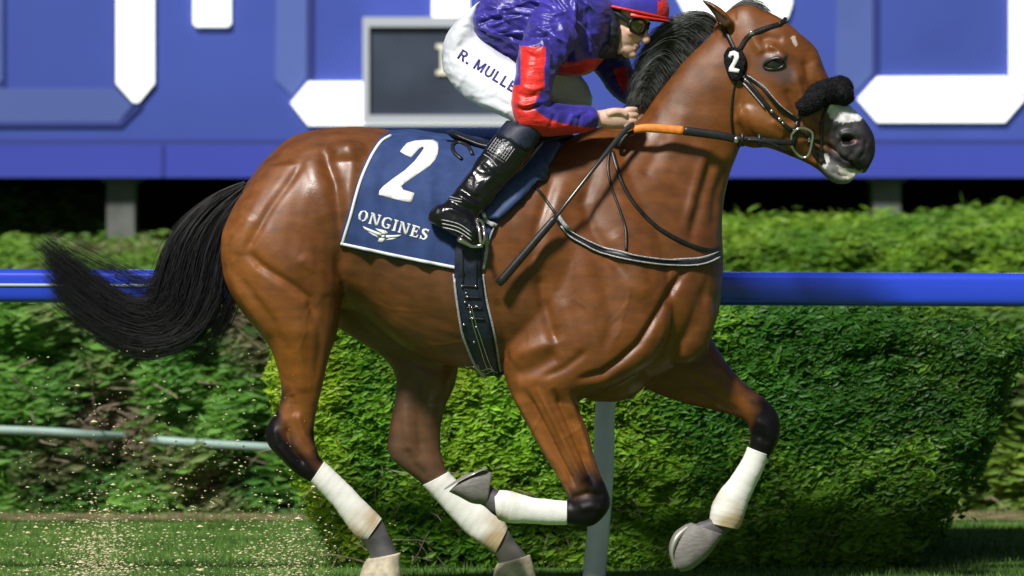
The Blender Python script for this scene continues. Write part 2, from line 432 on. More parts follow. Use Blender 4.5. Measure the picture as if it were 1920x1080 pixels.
# big clipped hedge: a rounded block seen from its long side, end leaning inwards at the foot
def surf_block(poly, Yf, depth, n, rg, jag=.02, top_frac=.25):
    """points on the front face, right end and rounded top of a block given by its front outline in px"""
    poly = np.array(poly, float); x0, y0 = poly.min(0); x1, y1 = poly.max(0)
    out = []; nor = []
    q = np.stack([rg.uniform(x0, x1, n*3), rg.uniform(y0, y1, n*3)], 1); q = q[inpoly(q, poly)][:n]
    bd, _ = seg_dist(q, np.vstack([poly, poly[:1]]))
    rr = 55.0; k = np.clip(1-bd/rr, 0, 1)
    Y = Yf+(1-np.sqrt(np.clip(1-k*k, 0, 1)))*.20
    d = (DIST+Y)/FPX
    A = np.stack([(q[:, 0]-960)*d, Y, CAMZ-(q[:, 1]-HORY)*d], 1)
    # outward direction near the outline
    cx = np.array([(x0+x1)/2, (y0+y1)/2]); ring = np.vstack([poly, poly[:1]])
    g = np.zeros_like(q); e = 3.0
    for ax in (0, 1):
        qq = q.copy(); qq[:, ax] += e; dd, _ = seg_dist(qq, ring); g[:, ax] = -(dd-bd)/e
    N = np.stack([g[:, 0]*k, -np.sqrt(np.clip(1-k*k*.8, .05, 1)), -g[:, 1]*k], 1)
    out.append(A); nor.append(N)
    # top, end and underside ribbons going back
    L = np.linalg.norm(np.diff(ring, axis=0), axis=1); m_ = int(n*top_frac); s = rg.uniform(0, L.sum(), m_); cum = np.concatenate([[0], np.cumsum(L)])
    i = np.clip(np.searchsorted(cum, s)-1, 0, len(L)-1); f = (s-cum[i])/L[i]; p = ring[i]*(1-f[:, None])+ring[i+1]*f[:, None]
    tdir = (ring[i+1]-ring[i])/L[i][:, None]; nn = np.stack([tdir[:, 1], -tdir[:, 0]], 1)
    area = np.sum(ring[:-1, 0]*ring[1:, 1]-ring[1:, 0]*ring[:-1, 1])
    if area < 0: nn = -nn
    Y = Yf+.20+rg.uniform(0, depth-.2, m_); X0 = (p[:, 0]-960)*(DIST+Yf+.2)/FPX; Z0 = CAMZ-(p[:, 1]-HORY)*(DIST+Yf+.2)/FPX
    out.append(np.stack([X0, Y, Z0], 1)); nor.append(np.stack([nn[:, 0], np.zeros(m_)-.1, -nn[:, 1]], 1))
    A = np.concatenate(out); N = np.concatenate(nor); N /= np.linalg.norm(N, axis=1)[:, None]+1e-9
    return A, N
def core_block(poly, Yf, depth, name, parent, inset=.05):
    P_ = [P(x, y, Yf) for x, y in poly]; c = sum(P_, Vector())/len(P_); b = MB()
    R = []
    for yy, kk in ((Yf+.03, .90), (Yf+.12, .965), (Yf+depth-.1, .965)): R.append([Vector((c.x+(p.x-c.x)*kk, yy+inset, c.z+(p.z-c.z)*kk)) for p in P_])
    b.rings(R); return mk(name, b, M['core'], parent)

hedge = thing('clipped_hedge', 'large dense clipped hedge block behind the blue rail with a rounded right end', 'hedge', P(1200, 1090, 1.9))
HP = [(505,640),(520,600),(560,580),(700,573),(1000,571),(1300,571),(1560,571),(1680,577),(1760,588),(1840,606),(1895,628),(1917,650),(1914,690),(1900,735),(1880,790),(1850,860),(1815,925),(1775,990),(1742,1040),(1718,1075),(1600,1092),(1200,1095),(700,1090),(640,1060),(600,1000),(560,940),(535,860),(515,780),(500,700)]
r1 = np.random.default_rng(1)
A_, N_ = surf_block(HP, 1.55, 1.6, 56000, r1)
q_ = inv(A_)
bumps = noise_at(A_, 5.5)[:, None]*.045+noise_at(A_, 14)[:, None]*.03
A_ = A_+N_*bumps-N_*np.abs(r1.normal(0, .026, (len(A_), 1)))
# thinner low down and where twigs show
holes = noise_at(A_, 4.2, (9, 2, 4)); low = np.clip((q_[:, 1]-860)/220, 0, 1)*np.clip((1500-q_[:, 0])/500, 0.25, 1)
keep = ~((holes > .30-low*.42) & (r1.uniform(0, 1, len(A_)) < .80*low+.12*(q_[:, 0] < 1150)))
A_, N_, q_ = A_[keep], N_[keep], q_[keep]
c_ = green(A_, r1, (0.045, 0.18, 0.014), (0.25, 0.50, 0.03), 1.6)
yl = np.clip((1350-q_[:, 0])/400, 0, 1)[:, None]*np.clip(.35+noise_at(A_, 3)[:, None], 0, 1)   # lit left half, painted in as yellower leaves
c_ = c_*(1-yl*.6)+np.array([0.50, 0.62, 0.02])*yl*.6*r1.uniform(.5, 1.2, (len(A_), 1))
dkr = np.clip((q_[:, 0]-1300)/450, 0, 1)[:, None]; c_ = c_*(1-dkr*.45)                          # shade on the right painted into the leaf colour
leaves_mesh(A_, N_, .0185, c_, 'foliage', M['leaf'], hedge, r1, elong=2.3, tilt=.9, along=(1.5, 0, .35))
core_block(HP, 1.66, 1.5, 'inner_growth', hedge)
tp_ = []
while len(tp_) < 150:
    x = r1.uniform(560, 1560); y = r1.uniform(800, 1085)
    if r1.uniform() < ((y-780)/300)**1.2: tp_.append(P(x, y, 1.58))
twigs('twigs', tp_, hedge, r1, L=.20, r=.0032)

# loose hedge further back on the left, twigs and dry patches showing
def loose_hedge(name, label, x0, x1, ytop, ybot, Y, depth, n, seed, base, hi, size, grp=None, hole=.12, brown=.3, topwave=10, core=True, tw=120, dropoff=None):
    rg = np.random.default_rng(seed)
    h = thing(name, label, 'hedge', P((x0+x1)/2, ybot, Y+depth/2), grp)
    q = np.stack([rg.uniform(x0, x1, n), rg.uniform(0, 1, n)], 1)
    top = ytop(q[:, 0]) if callable(ytop) else np.full(n, ytop)
    top = top+topwave*np.array([noise.noise(Vector((x/60, seed, 0))) for x in q[:, 0]])
    py = top+(ybot-top)*q[:, 1]
    fr = q[:, 1]; rnd = np.clip(1-(py-top)/40, 0, 1)
    Yv = Y+rnd**2*.35+noise_at(np.stack([q[:, 0]/90, py/90, np.zeros(n)], 1), 1)*.16
    d = (DIST+Yv)/FPX; A = np.stack([(q[:, 0]-960)*d, Yv, CAMZ-(py-HORY)*d], 1); N = np.stack([np.zeros(n), -np.ones(n)+rnd*.5, rnd+.15], 1)
    nt_ = n//4; X = rg.uniform(x0, x1, nt_); tt_ = ytop(X) if callable(ytop) else np.full(nt_, ytop); tt_ = tt_+topwave*np.array([noise.noise(Vector((x/60, seed, 0))) for x in X])
    d0 = (DIST+Y+.3)/FPX; A2 = np.stack([(X-960)*d0, Y+.3+rg.uniform(0, depth-.3, nt_), CAMZ-(tt_-HORY)*d0+rg.normal(0, .02, nt_)], 1)
    A = np.concatenate([A, A2]); N = np.concatenate([N, np.tile([0, -.2, 1.], (nt_, 1))]); N /= np.linalg.norm(N, axis=1)[:, None]
    hl = noise_at(A, 2.6, (seed, 1, 1)); keep = ~((hl > hole) & (rg.uniform(0, 1, len(A)) < .85)); keep[n:] = True
    A = A+rg.normal(0, .02, A.shape); A, N = A[keep], N[keep]
    c = green(A, rg, base, hi, 1.7, (seed, 0, 0), .18, .12)
    if brown:
        k = (np.clip(noise_at(A, 2.1, (seed, 5, 2))*2.2+brown-.2, 0, 1)*(rg.uniform(0, 1, len(A)) < .8))[:, None]; c = c*(1-k)+np.array([.24, .19, .12])*k*rg.uniform(.5, 1.2, (len(A), 1))
    leaves_mesh(A, N, size, c, 'foliage', M['leaf'], h, rg, elong=3.2, tilt=1.0, along=(2.2, 0, .15))
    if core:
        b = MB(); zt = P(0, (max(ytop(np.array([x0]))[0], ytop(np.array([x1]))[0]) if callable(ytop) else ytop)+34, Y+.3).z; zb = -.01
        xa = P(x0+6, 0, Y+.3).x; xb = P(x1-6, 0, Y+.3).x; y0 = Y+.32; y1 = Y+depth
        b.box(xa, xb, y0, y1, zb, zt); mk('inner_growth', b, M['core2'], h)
    if tw:
        tp = [P(rg.uniform(x0+10, x1-10), rg.uniform(0.35, 1)*(ybot-600)+600 if ybot > 700 else rg.uniform(ybot-60, ybot), Y+.1) for _ in range(tw)]
        twigs('twigs', tp, h, rg, L=.38, r=.007)
    return h
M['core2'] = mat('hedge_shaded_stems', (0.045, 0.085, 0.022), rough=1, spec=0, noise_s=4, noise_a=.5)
loose_hedge('overgrown_hedge', 'overgrown hedge with bare brown twigs and dry patches at the left, below the tail', -260, 700, 555, 962, 4.75, 1.5, 42000, 2, (0.05, 0.18, 0.026), (0.19, 0.42, 0.06), .027, None, hole=.34, brown=.04, tw=200)
loose_hedge('overgrown_hedge', 'thin light green hedge seen past the curved right end of the clipped block', 1660, 2250, 575, 955, 4.9, 1.4, 13000, 3, (0.09, 0.20, 0.025), (0.32, 0.46, 0.06), .032, None, hole=.35, brown=.02, tw=60)
# soil strip under the back hedges
# upper hedge row in front of the board
loose_hedge('low_hedge', 'long low hedge row under the left of the blue number board, behind the tail', -300, 700, lambda x: 474+0*x, 620, 8.0, 1.6, 34000, 4, (0.09, 0.23, 0.025), (0.21, 0.38, 0.04), .020, None, hole=.5, brown=-.1, topwave=6, tw=0)
loose_hedge('low_hedge', 'bright green hedge row to the right of the horse, between rail and board', 1100, 2250, lambda x: np.interp(x, [1100, 1400, 1600, 1760, 1860, 2250], [432, 431, 431, 426, 414, 396]), 620, 7.6, 1.8, 40000, 5, (0.11, 0.26, 0.022), (0.29, 0.46, 0.035), .019, None, hole=.5, brown=-2, topwave=5, tw=0)
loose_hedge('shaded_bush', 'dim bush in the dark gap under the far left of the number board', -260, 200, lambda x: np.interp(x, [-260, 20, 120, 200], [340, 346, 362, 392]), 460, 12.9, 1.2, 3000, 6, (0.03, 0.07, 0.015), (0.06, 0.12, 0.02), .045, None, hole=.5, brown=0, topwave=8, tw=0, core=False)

# grass blades over the near turf
rg = np.random.default_rng(8); n = 42000
gx = rg.uniform(-4.2, 4.2, n); gy = rg.uniform(.2, 4.8, n)
tft = noise_at(np.stack([gx, gy, 0*gx], 1), 5)
hh = .018+.014*tft+rg.uniform(0, .014, n); lean = rg.normal(0, .35, (n, 2)); wdt = .0028
V = np.zeros((n, 3, 3)); an = rg.uniform(0, 6.28, n)
V[:, 0] = np.stack([gx-wdt*np.cos(an), gy-wdt*np.sin(an), 0*gx-.012], 1); V[:, 1] = np.stack([gx+wdt*np.cos(an), gy+wdt*np.sin(an), 0*gx-.012], 1)
V[:, 2] = np.stack([gx+lean[:, 0]*hh, gy+lean[:, 1]*hh, hh-.012], 1)
gc = green(V[:, 2], rg, (0.08, 0.19, 0.03), (0.20, 0.34, 0.07), 2)
go = build('grass', V.reshape(-1, 3), np.arange(n*3).reshape(-1, 3), M['leaf'], None, smooth=False, fix=False); set_tint(go, np.repeat(gc, 3, axis=0))
tag(go, 'short mown grass of the track verge in front of the hedges', 'grass', kind='stuff')
# soil and leaf litter strip at the foot of the hedge
M['soil'] = mat('dry_soil', (0.20, 0.155, 0.09), rough=1, spec=.1, noise_s=8, noise_a=.5, bump=1, bump_s=30, bdist=.02)
vs, fs = grid(-8, 8, 4.25, 5.3, 80, 8, lambda x, y: -.006+.02*max(0, noise.noise(Vector((x*3, y*3, 0))))*(1 if 4.3 < y < 5.25 else 0))
s_ = build('soil_strip', vs, fs, M['soil'], None); s_['kind'] = 'structure'
# sand and clods thrown up by the hooves
b = MB(); random.seed(5)
for i in range(6500):
    t = random.random()
    if t < .80: px_, py_ = random.choice([random.gauss(150, 80), random.gauss(190, 30), random.gauss(540, 45), random.gauss(330, 190)]), 1085-abs(random.gauss(0, 70))
    elif t < .93: px_, py_ = random.gauss(330, 120), random.uniform(720, 1050)
    else: px_, py_ = random.uniform(40, 620), random.uniform(640, 1000)
    c = P(px_, py_, random.uniform(-.35, .5)); r = (.0007+.0048*random.random()**3.2)*(2.0 if random.random() < .05 else 1)
    vs = [c+Vector((random.uniform(.6, 1.5)*r, 0, 0)), c-Vector((random.uniform(.6, 1.6)*r, 0, 0)), c+Vector((0, r, 0)), c-Vector((0, r, 0)), c+Vector((0, 0, r*.7)), c-Vector((0, 0, r*.7))]
    b.add(vs, [(0,2,4),(2,1,4),(1,3,4),(3,0,4),(2,0,5),(1,2,5),(3,1,5),(0,3,5)])
M['sand'] = mat('thrown_sand', (0.66, 0.58, 0.36), rough=.9)
o = mk('kicked_up_sand', b, M['sand'], None, smooth=False); tag(o, 'pale sand and bits of turf flying behind the hooves', 'sand', kind='stuff')

# ---------------------------------------------------------------- running rail
M['railblue'] = mat('rail_blue_plastic', (0.022, 0.060, 0.58), rough=.22, spec=.55, noise_s=2.5, noise_a=.10, stretch=(.3, 1, 1), coat=.3)
M['railtop'] = mat('rail_pale_stripe', (0.55, 0.62, 0.85), rough=.35)
M['railpost'] = mat('white_post_plastic', (0.80, 0.82, 0.84), rough=.4, noise_s=6, noise_a=.08)
rail = thing('running_rail', 'glossy blue running rail on a slanting white post behind the horse', 'rail', P(1120, 1110, .85))
YR = .80
def beam(x0, y0, x1, y1):
    a = P(x0, y0, YR); b_ = P(x1, y1, YR); hz = 31.5*S(YR); R = []
    prof = []
    for k in range(28):
        an = 2*math.pi*k/28; c, s = math.cos(an), math.sin(an); prof.append((math.copysign(abs(c)**.5, c)*.055, math.copysign(abs(s)**.5, s)*hz))
    for i in range(13):
        p = a.lerp(b_, i/12); R.append([Vector((p.x, YR+.055+u_, p.z+v_)) for u_, v_ in prof])
    return R
mbm = MB(); mbm.rings(beam(-900, 533, 2900, 548)); mk('beam', mbm, M['railblue'], rail)
mbs = MB()
def bandr(x0, x1, yo, h):
    a = P(x0, 533+(x0+900)*15/3800+yo, YR); b_ = P(x1, 533+(x1+900)*15/3800+yo, YR); hh_ = h*S(YR)/2
    mbs.rings([[Vector((p.x, YR-.0035, p.z-hh_)), Vector((p.x, YR-.0035, p.z+hh_)), Vector((p.x, YR+.004, p.z+hh_)), Vector((p.x, YR+.004, p.z-hh_))] for p in (a, b_)])
bandr(-900, 470, -2, 6); mk('stripe', mbs, M['railtop'], rail)
pb = MB()
def post_at(xt, xb, b):
    b.tube([P(xt+8, 590, YR+.06), P(xt+2, 680, YR+.06), P(xt-4, 780, YR-.02), P(xb+16, 900, YR-.16), P(xb, 1080, YR-.26), P(xb-3, 1120, YR-.28)], [.034, .034, .035, .037, .040, .041], n=24)
for xt, xb in ((1138, 1114),):
    b = MB(); post_at(xt, xb, b); mk('post', b, M['railpost'], rail)
    b = MB(); b.tube([P(xt+9, 560, YR+.06), P(xt+7, 606, YR+.06)], [.05, .044], n=20, smooth=False); mk('bracket', b, M['railblue'], rail)
# pale pipe half hidden in the overgrown hedge
pp = MB(); pp.tube([P(-300, 797, 4.84), P(60, 808, 4.62), P(170, 815, 4.62), P(245, 820, 4.80), P(300, 826, 4.66), P(420, 834, 4.62), P(560, 842, 4.66), P(660, 846, 4.85)], [.018]*8, n=14)
M['pipe'] = mat('pale_aqua_pipe', (0.26, 0.38, 0.34), rough=.5, noise_s=5, noise_a=.2)
o = mk('water_pipe', pp, M['pipe'], None); tag(o, 'pale aqua pipe running through the overgrown hedge at lower left', 'pipe')

# ---------------------------------------------------------------- number board
YB = 12.0
M['board'] = mat('board_blue_paint', (0.060, 0.094, 0.40), rough=.6, spec=.15, noise_s=.9, noise_a=.10, detail=3)
M['board_lt'] = mat('board_unlit_segment', (0.098, 0.145, 0.42), rough=.6, spec=.15, noise_s=1.2, noise_a=.10, detail=3)
M['board_dk'] = mat('board_groove_shadow_blue', (0.022, 0.036, 0.22), rough=.6)  # for real joints and for shadow lines painted round the digits
M['board_low'] = mat('board_lower_trim', (0.056, 0.078, 0.44), rough=.6, spec=.15, noise_s=1, noise_a=.06)
M['lit'] = mat('lit_segment', (0.85, 0.86, 0.80), rough=.6, emit=(0.98, 1.0, 0.93, .9))
M['screen'] = mat('grey_screen', (0.055, 0.07, 0.105), rough=.3, spec=.5, noise_s=2, noise_a=.25)
M['frame'] = mat('pale_grey_frame', (0.50, 0.53, 0.60), rough=.5)
M['cream'] = mat('cream_letter', (0.85, 0.82, 0.66), rough=.6, emit=(1, .95, .75, .15))
M['bpost'] = mat('grey_steel_post', (0.11, 0.115, 0.11), rough=.6, noise_s=6, noise_a=.25)
M['black'] = mat('black_gap_shade', (0.004, 0.004, 0.005), rough=.9, spec=.1)  # black that stands for the shade under the board
board = thing('number_board', 'large blue race number board with white lit digit segments on grey posts', 'scoreboard', P(960, 400, YB+1.5))
XL, XR = -1500, 3400
b = MB(); a = P(XL, 268, YB); c = P(XR, -900, YB)
b.box(a.x, c.x, YB, YB+3.6, a.z, c.z); mk('panel', b, M['board'], board, smooth=False)  # unseen depth added so the box shades the gap below it
b = MB(); a = P(XL, 333, YB-.02); c = P(XR, 270.5, YB-.02); b.box(a.x, c.x, YB-.02, YB+3.6, a.z, c.z); mk('lower_trim', b, M['board_low'], board, smooth=False)
b = MB(); a = P(XL, 270.5, YB); c = P(XR, 262, YB); b.box(a.x, c.x, YB-.012, YB-.002, a.z+.003, c.z-.001); mk('trim_groove', b, M['board_dk'], board, smooth=False)
def seams(name, polys, m, y0=.012, y1=.001):
    b = MB()
    for pl in polys: b.prism(pl, YB-y0, YB-y1, 0)
    return mk(name, b, M[m], board, smooth=False)
for x in (305, 1250, 2200):
    b = MB(); b.prism([(x-3,272),(x+3,272),(x+3,332),(x-3,332)], YB-.028, YB-.019); mk('panel_joint', b, M['board_dk'], board, smooth=False)
# unlit segments are slightly paler panels, dark strips paint the shadow lines of the digit recesses
for pl in ([(-220,165),(220,165),(250,196),(222,229),(-240,229)], [(520,-200),(575,-200),(575,145),(548,180),(516,150)], [(1572,-200),(1636,-200),(1636,138),(1606,172),(1566,140)], [(-60,-300),(4,-300),(4,150),(-30,180),(-60,150)]):
    b = MB(); b.prism(pl, YB-.010, YB+.01); mk('unlit_segment', b, M['board_lt'], board, smooth=False)
for pl in ([(-240,229),(222,229),(262,193),(268,198),(228,238),(-240,238)], [(576,-200),(588,-200),(588,146),(576,158)], [(1636,-200),(1648,-200),(1648,142),(1636,154)], [(4,-200),(9,-200),(9,160),(4,165)], [(214,-200),(219,-200),(219,160),(250,193),(244,193),(214,162)], [(288,-200),(293,-200),(293,160),(259,195),(254,192),(288,158)]):
    b = MB(); b.prism(pl, YB-.014, YB-.008, 0); mk('segment_shadow_line', b, M['board_dk'], board, smooth=False)
for pl in ([(218,-300),(289,-300),(289,156),(259,192),(250,192),(218,156)], [(362,-60),(433,-60),(433,44),(427,50),(368,50),(362,44)], [(545,193),(578,153),(1000,153),(1040,193),(1000,235),(578,235)],
           [(810,-300),(880,-300),(880,34),(810,34)], [(1240,-60),(1485,-60),(1485,8),(1476,34),(1455,36),(1290,36)], [(1608,186),(1645,144),(1888,143),(1921,186),(1884,229),(1645,229)], [(1893,-300),(1965,-300),(1965,150),(1928,184),(1893,143)]):
    b = MB(); b.prism(pl, YB-.030, YB+.01); mk('lit_segment', b, M['lit'], board, smooth=False)
# screen box
b = MB(); b.prism([(692,50),(960,50),(960,216),(692,216)], YB-.32, YB-.22, Yp=YB-.35); scr = mk('screen', b, M['screen'], board, smooth=False)
b = MB()
for pl in ([(680,32),(972,32),(972,50),(680,50)], [(680,216),(972,216),(972,230),(680,230)], [(680,50),(692,50),(692,216),(680,216)], [(960,50),(972,50),(972,216),(960,216)]): b.prism(pl, YB-.35, YB, Yp=YB-.35)
mk('screen_frame', b, M['frame'], board, smooth=False)
b = MB(); b.prism([(818,83),(842,83),(842,91),(834,91),(834,132),(842,132),(842,140),(818,140),(818,132),(826,132),(826,91),(818,91)], YB-.335, YB-.32, Yp=YB-.335); mk('letter', b, M['cream'], scr, smooth=False)
for x in (226, 1663, -1100, 2900):
    b = MB(); a = P(x-26, 333, YB+.10); c = P(x+26, 333, YB+.10)
    b.box(a.x, c.x, YB+.10, YB+.4, -.01, P(0, 333, YB).z+.0); b.box(a.x-.03, c.x+.03, YB+.08, YB+.42, P(0, 341, YB+.10).z, P(0, 335, YB+.10).z-.0); mk('post', b, M['bpost'], board, smooth=False)
b = MB(); a = P(XL, 0, YB); c = P(XR, 0, YB); b.box(a.x, c.x, YB+3.2, YB+3.4, -.01, P(0, 333, YB).z-.003); mk('gap_dark_wall', b, M['black'], board, smooth=False)  # added black wall that keeps the gap under the board dark
b = MB(); b.box(a.x, c.x, YB+.95, YB+3.19, -.008, .03); o = mk('gap_dark_floor', b, M['black'], None, smooth=False); o['kind'] = 'structure'  # black slab paints the dark of the gap onto the ground
# ---------------------------------------------------------------- the horse
YH = 0.0
horse = thing('racehorse', 'bay racehorse with black tail and white leg bandages, galloping past the rail', 'horse', (0.0, 0, 0.02))
hb = MB()
# trunk: (top x,y, bottom x,y, half width, Y)
hb.loft([(455,352,440,450,.05,0), (470,335,462,500,.12,0), (500,296,500,540,.19,0), (545,258,550,575,.24,0), (610,240,620,575,.265,0),
         (690,239,680,590,.27,0), (770,248,760,652,.285,0), (850,262,835,684,.30,0), (930,266,925,700,.30,0), (1010,262,1020,716,.28,0),
         (1080,252,1105,742,.25,0), (1145,238,1180,730,.215,0), (1195,300,1262,694,.20,0), (1240,400,1318,652,.17,0), (1275,470,1348,585,.11,0)], n=44, ex=2.15)
# neck
hb.loft([(1060,262,1210,700,.17,0), (1120,244,1318,640,.185,0), (1165,238,1349,575,.165,0), (1200,222,1357,490,.13,0), (1226,185,1354,405,.105,0), (1258,144,1366,335,.092,0),
         (1290,107,1385,283,.088,0), (1322,76,1392,262,.085,0), (1352,46,1400,235,.08,0)], n=36, ex=2.1)
# head
hb.loft([(1338,50,1372,180,.055,0), (1366,18,1376,262,.080,0), (1400,4,1392,272,.098,0), (1436,20,1412,278,.108,0), (1468,36,1436,277,.112,0), (1500,62,1462,285,.100,0),
         (1530,90,1484,294,.086,0), (1546,128,1503,301,.072,0), (1568,170,1522,306,.056,0), (1596,200,1538,313,.048,0), (1622,226,1556,320,.054,0),
         (1640,258,1580,322,.058,0), (1636,292,1606,318,.036,0)], n=36, ex=2.3)
hb.loft([(1520,285,1500,300,.03,0), (1545,295,1530,316,.042,0), (1575,308,1552,336,.044,0), (1595,318,1572,346,.036,0), (1608,326,1592,344,.02,0)], n=20)   # lower lip
hb.loft([(1590,215,1580,300,.046,0), (1622,235,1600,318,.052,0), (1640,262,1618,326,.043,0), (1641,290,1625,322,.028,0)], n=20)                                 # upper lip
hb.loft([(1385,180,1380,240,.10,0), (1420,170,1405,270,.112,0), (1460,200,1435,275,.108,0), (1480,235,1455,280,.085,0)], n=24)                               # cheek plates
for s in (-1, 1):
    Y = s*.075
    hb.loft([(1352,52,1376,50,.018,Y), (1342,34,1374,38,.030,Y*1.05), (1328,16,1360,22,.028,Y*1.15), (1317,4,1338,6,.014,Y*1.2), (1312,-2,1318,-2,.003,Y*1.2)], n=16)  # ear laid back
    c = P(1452, 116, s*.098); hb.ell(c, (.042, .022, .034))                                                                                    # brow round the eye
    c = P(1590, 262, s*.054); hb.ell(c, (.042, .016, .034))                                                                                  # nostril wing
# hindquarters, near (-Y) and far
def thigh(sY, pts):
    hb.loft([(a, b, c, d, hw, sY*y) for a, b, c, d, hw, y in pts], n=28, ex=2.1)
thigh(-1, [(500,310,650,300,.05,.15), (452,365,652,370,.11,.155), (418,430,655,440,.135,.16), (415,490,650,505,.14,.165), (430,548,640,575,.125,.17), (468,603,630,628,.105,.17), (503,645,619,665,.082,.17), (520,690,607,712,.064,.168), (526,735,598,752,.052,.165),
           (518,770,591,786,.043,.162), (500,800,589,815,.040,.16), (500,830,594,842,.042,.16), (525,860,601,858,.040,.16), (560,893,609,868,.033,.16), (592,910,618,880,.026,.16), (625,946,648,912,.025,.16),
           (652,982,682,944,.027,.16), (676,1013,714,972,.034,.16), (688,1030,728,1000,.030,.16), (694,1050,742,1030,.028,.16), (692,1064,750,1052,.032,.16)])
thigh(1, [(520,320,660,320,.05,.15), (470,400,665,400,.11,.15), (480,500,690,500,.13,.155), (560,560,770,540,.135,.16), (640,620,820,600,.115,.16), (712,665,856,655,.09,.16), (740,706,854,720,.07,.158), (740,750,836,762,.056,.155),
          (730,800,827,800,.045,.15), (727,846,826,838,.041,.15), (748,874,831,862,.040,.15), (790,906,838,884,.032,.15), (820,935,858,905,.026,.15), (850,968,885,930,.025,.15),
          (880,1000,918,955,.027,.15), (915,1030,950,988,.034,.15), (930,1045,966,1015,.030,.15), (936,1058,988,1040,.029,.15), (938,1072,998,1058,.03,.15)])
# shoulder and near foreleg
thigh(-1, [(1060,290,1140,285,.04,.10), (1000,370,1215,380,.075,.135), (972,450,1250,480,.10,.155), (952,560,1262,590,.115,.165), (944,640,1240,665,.115,.17), (944,695,1170,715,.105,.17), (955,730,1092,748,.082,.17), (972,768,1088,772,.068,.17),
           (998,815,1103,808,.054,.17), (1024,860,1113,850,.046,.17), (1048,900,1124,885,.042,.17), (1062,925,1138,915,.043,.17), (1068,940,1144,950,.044,.17), (1068,944,1112,986,.042,.17), (1062,940,1068,983,.033,.17),
           (1030,938,1030,978,.026,.17), (985,933,982,975,.025,.17), (955,924,948,976,.030,.17), (932,918,926,966,.033,.17), (920,910,908,950,.028,.17), (908,894,893,944,.03,.17), (895,888,880,938,.03,.17)])
# far foreleg reaching forward
thigh(1, [(1150,560,1150,700,.06,.12), (1250,560,1200,722,.09,.13), (1310,600,1240,742,.095,.14), (1345,652,1290,758,.08,.14), (1378,698,1332,768,.062,.14), (1405,726,1368,777,.050,.14), (1436,748,1398,792,.045,.14), (1460,780,1406,812,.044,.14),
          (1462,818,1406,830,.042,.14), (1448,848,1404,842,.034,.14), (1434,872,1396,860,.026,.14), (1416,910,1378,893,.025,.14), (1400,942,1356,922,.028,.14), (1392,968,1336,950,.034,.14), (1376,990,1330,972,.031,.14),
          (1352,1008,1312,978,.028,.14), (1336,1020,1298,985,.03,.14)])
# muscle masses that read under the coat
for s in (-1, 1):
    hb.ell(P(648, 300, s*.165), (.09, .055, .07))                       # point of hip
    hb.ell(P(1215, 590, s*.15), (.09, .07, .14))                      # point of shoulder
    hb.ell(P(1275, 590, s*.07), (.12, .075, .17))                    # breast muscle
hb.ell(P(1140, 700, -.05), (.14, .13, .10))                           # keel between the forelegs
A, N, F = remesh(hb, 0.0058, 13, 0.5)
px = inv(A); near = (A[:, 1] < 0.02); ny = np.abs(N[:, 1]); trunk_side = ny**0.7
disp = np.zeros(len(A))
def st(pts, amp, w, side=None, sharp=False):
    global disp
    d, t = seg_dist(px, pts); w = w*.92; e = np.exp(-(d/w)**2) if not sharp else np.maximum(0, 1-d/w)
    fade = np.clip(np.minimum(t, 1-t)*6+0.25, 0, 1)
    k = e*fade*trunk_side*amp*0.00115
    if side == 'n': k = np.where(near, k, 0)
    if side == 'f': k = np.where(~near, k, 0)
    disp += k
# (grooves negative, ridges positive; millimetres, width in px)
for a in [([(1012,515),(1018,560),(1030,610),(1042,645)],-14,13), ([(1045,640),(1010,650),(975,662),(955,676)],9,14), ([(1050,665),(1005,690),(965,705)],-10,16),
          ([(1018,708),(1060,690),(1100,658)],-6,8), ([(1085,712),(1130,700),(1165,675),(1198,645),(1229,596),(1262,540),(1288,500)],-14,8),
          ([(1110,735),(1170,708),(1215,670),(1250,620),(1290,540)],2,18), ([(1225,720),(1260,672),(1300,600),(1325,530)],-6,11),
          ([(1338,290),(1325,340),(1308,400),(1296,450)],-9,10), ([(1322,290),(1300,360),(1285,420)],6,9), ([(1366,300),(1345,360),(1336,430)],-7,9),
          ([(1245,250),(1225,300),(1205,330)],-4,12), ([(1285,200),(1262,260),(1240,330)],4,22),
          ([(1120,300),(1095,380),(1110,430),(1140,480),(1180,520)],-9,13), ([(1075,300),(1040,400),(1015,500)],7,22), ([(1040,330),(1010,420),(995,500)],-7,12),
          ([(1150,430),(1185,490),(1215,560)],8,20), ([(1080,440),(1100,520),(1120,600)],5,20), ([(1130,520),(1150,600),(1130,660)],-5,12), ([(1055,560),(1075,620),(1085,660)],4,14),
          ([(930,560),(945,620),(950,690)],-6,10),
          ([(610,262),(612,300),(628,345),(634,400),(640,470),(640,530)],-13,13), ([(648,262),(662,300),(655,350),(660,420)],8,16), ([(575,290),(590,350),(612,420)],8,22),
          ([(571,300),(540,345),(505,392),(478,440),(462,470)],-7,9), ([(462,469),(487,497),(515,515),(545,533),(580,560),(592,600)],-11,9), ([(430,510),(455,560),(487,600),(505,640)],7,10),
          ([(450,520),(478,560),(512,605),(530,650)],-6,9), ([(470,400),(450,440),(445,480)],8,20), ([(560,480),(595,510),(612,560)],7,14), ([(600,600),(600,660),(592,710)],-5,9), ([(560,600),(562,680),(565,740)],6,14),
          ([(632,545),(660,590),(700,640),(760,675),(830,695)],-10,13), ([(660,520),(700,575),(760,630),(830,665)],6,22), ([(660,470),(720,540),(800,590),(860,620)],-3,18),
          ([(530,265),(585,262),(640,262)],-4,10), ([(700,300),(740,380),(760,470)],-3,26)]:
    st(*a)
for x0 in (700, 735, 770, 805, 840):                                  # faint ribs
    st([(x0,420),(x0-8,500),(x0-2,580),(x0+14,630)], 2.0, 9)
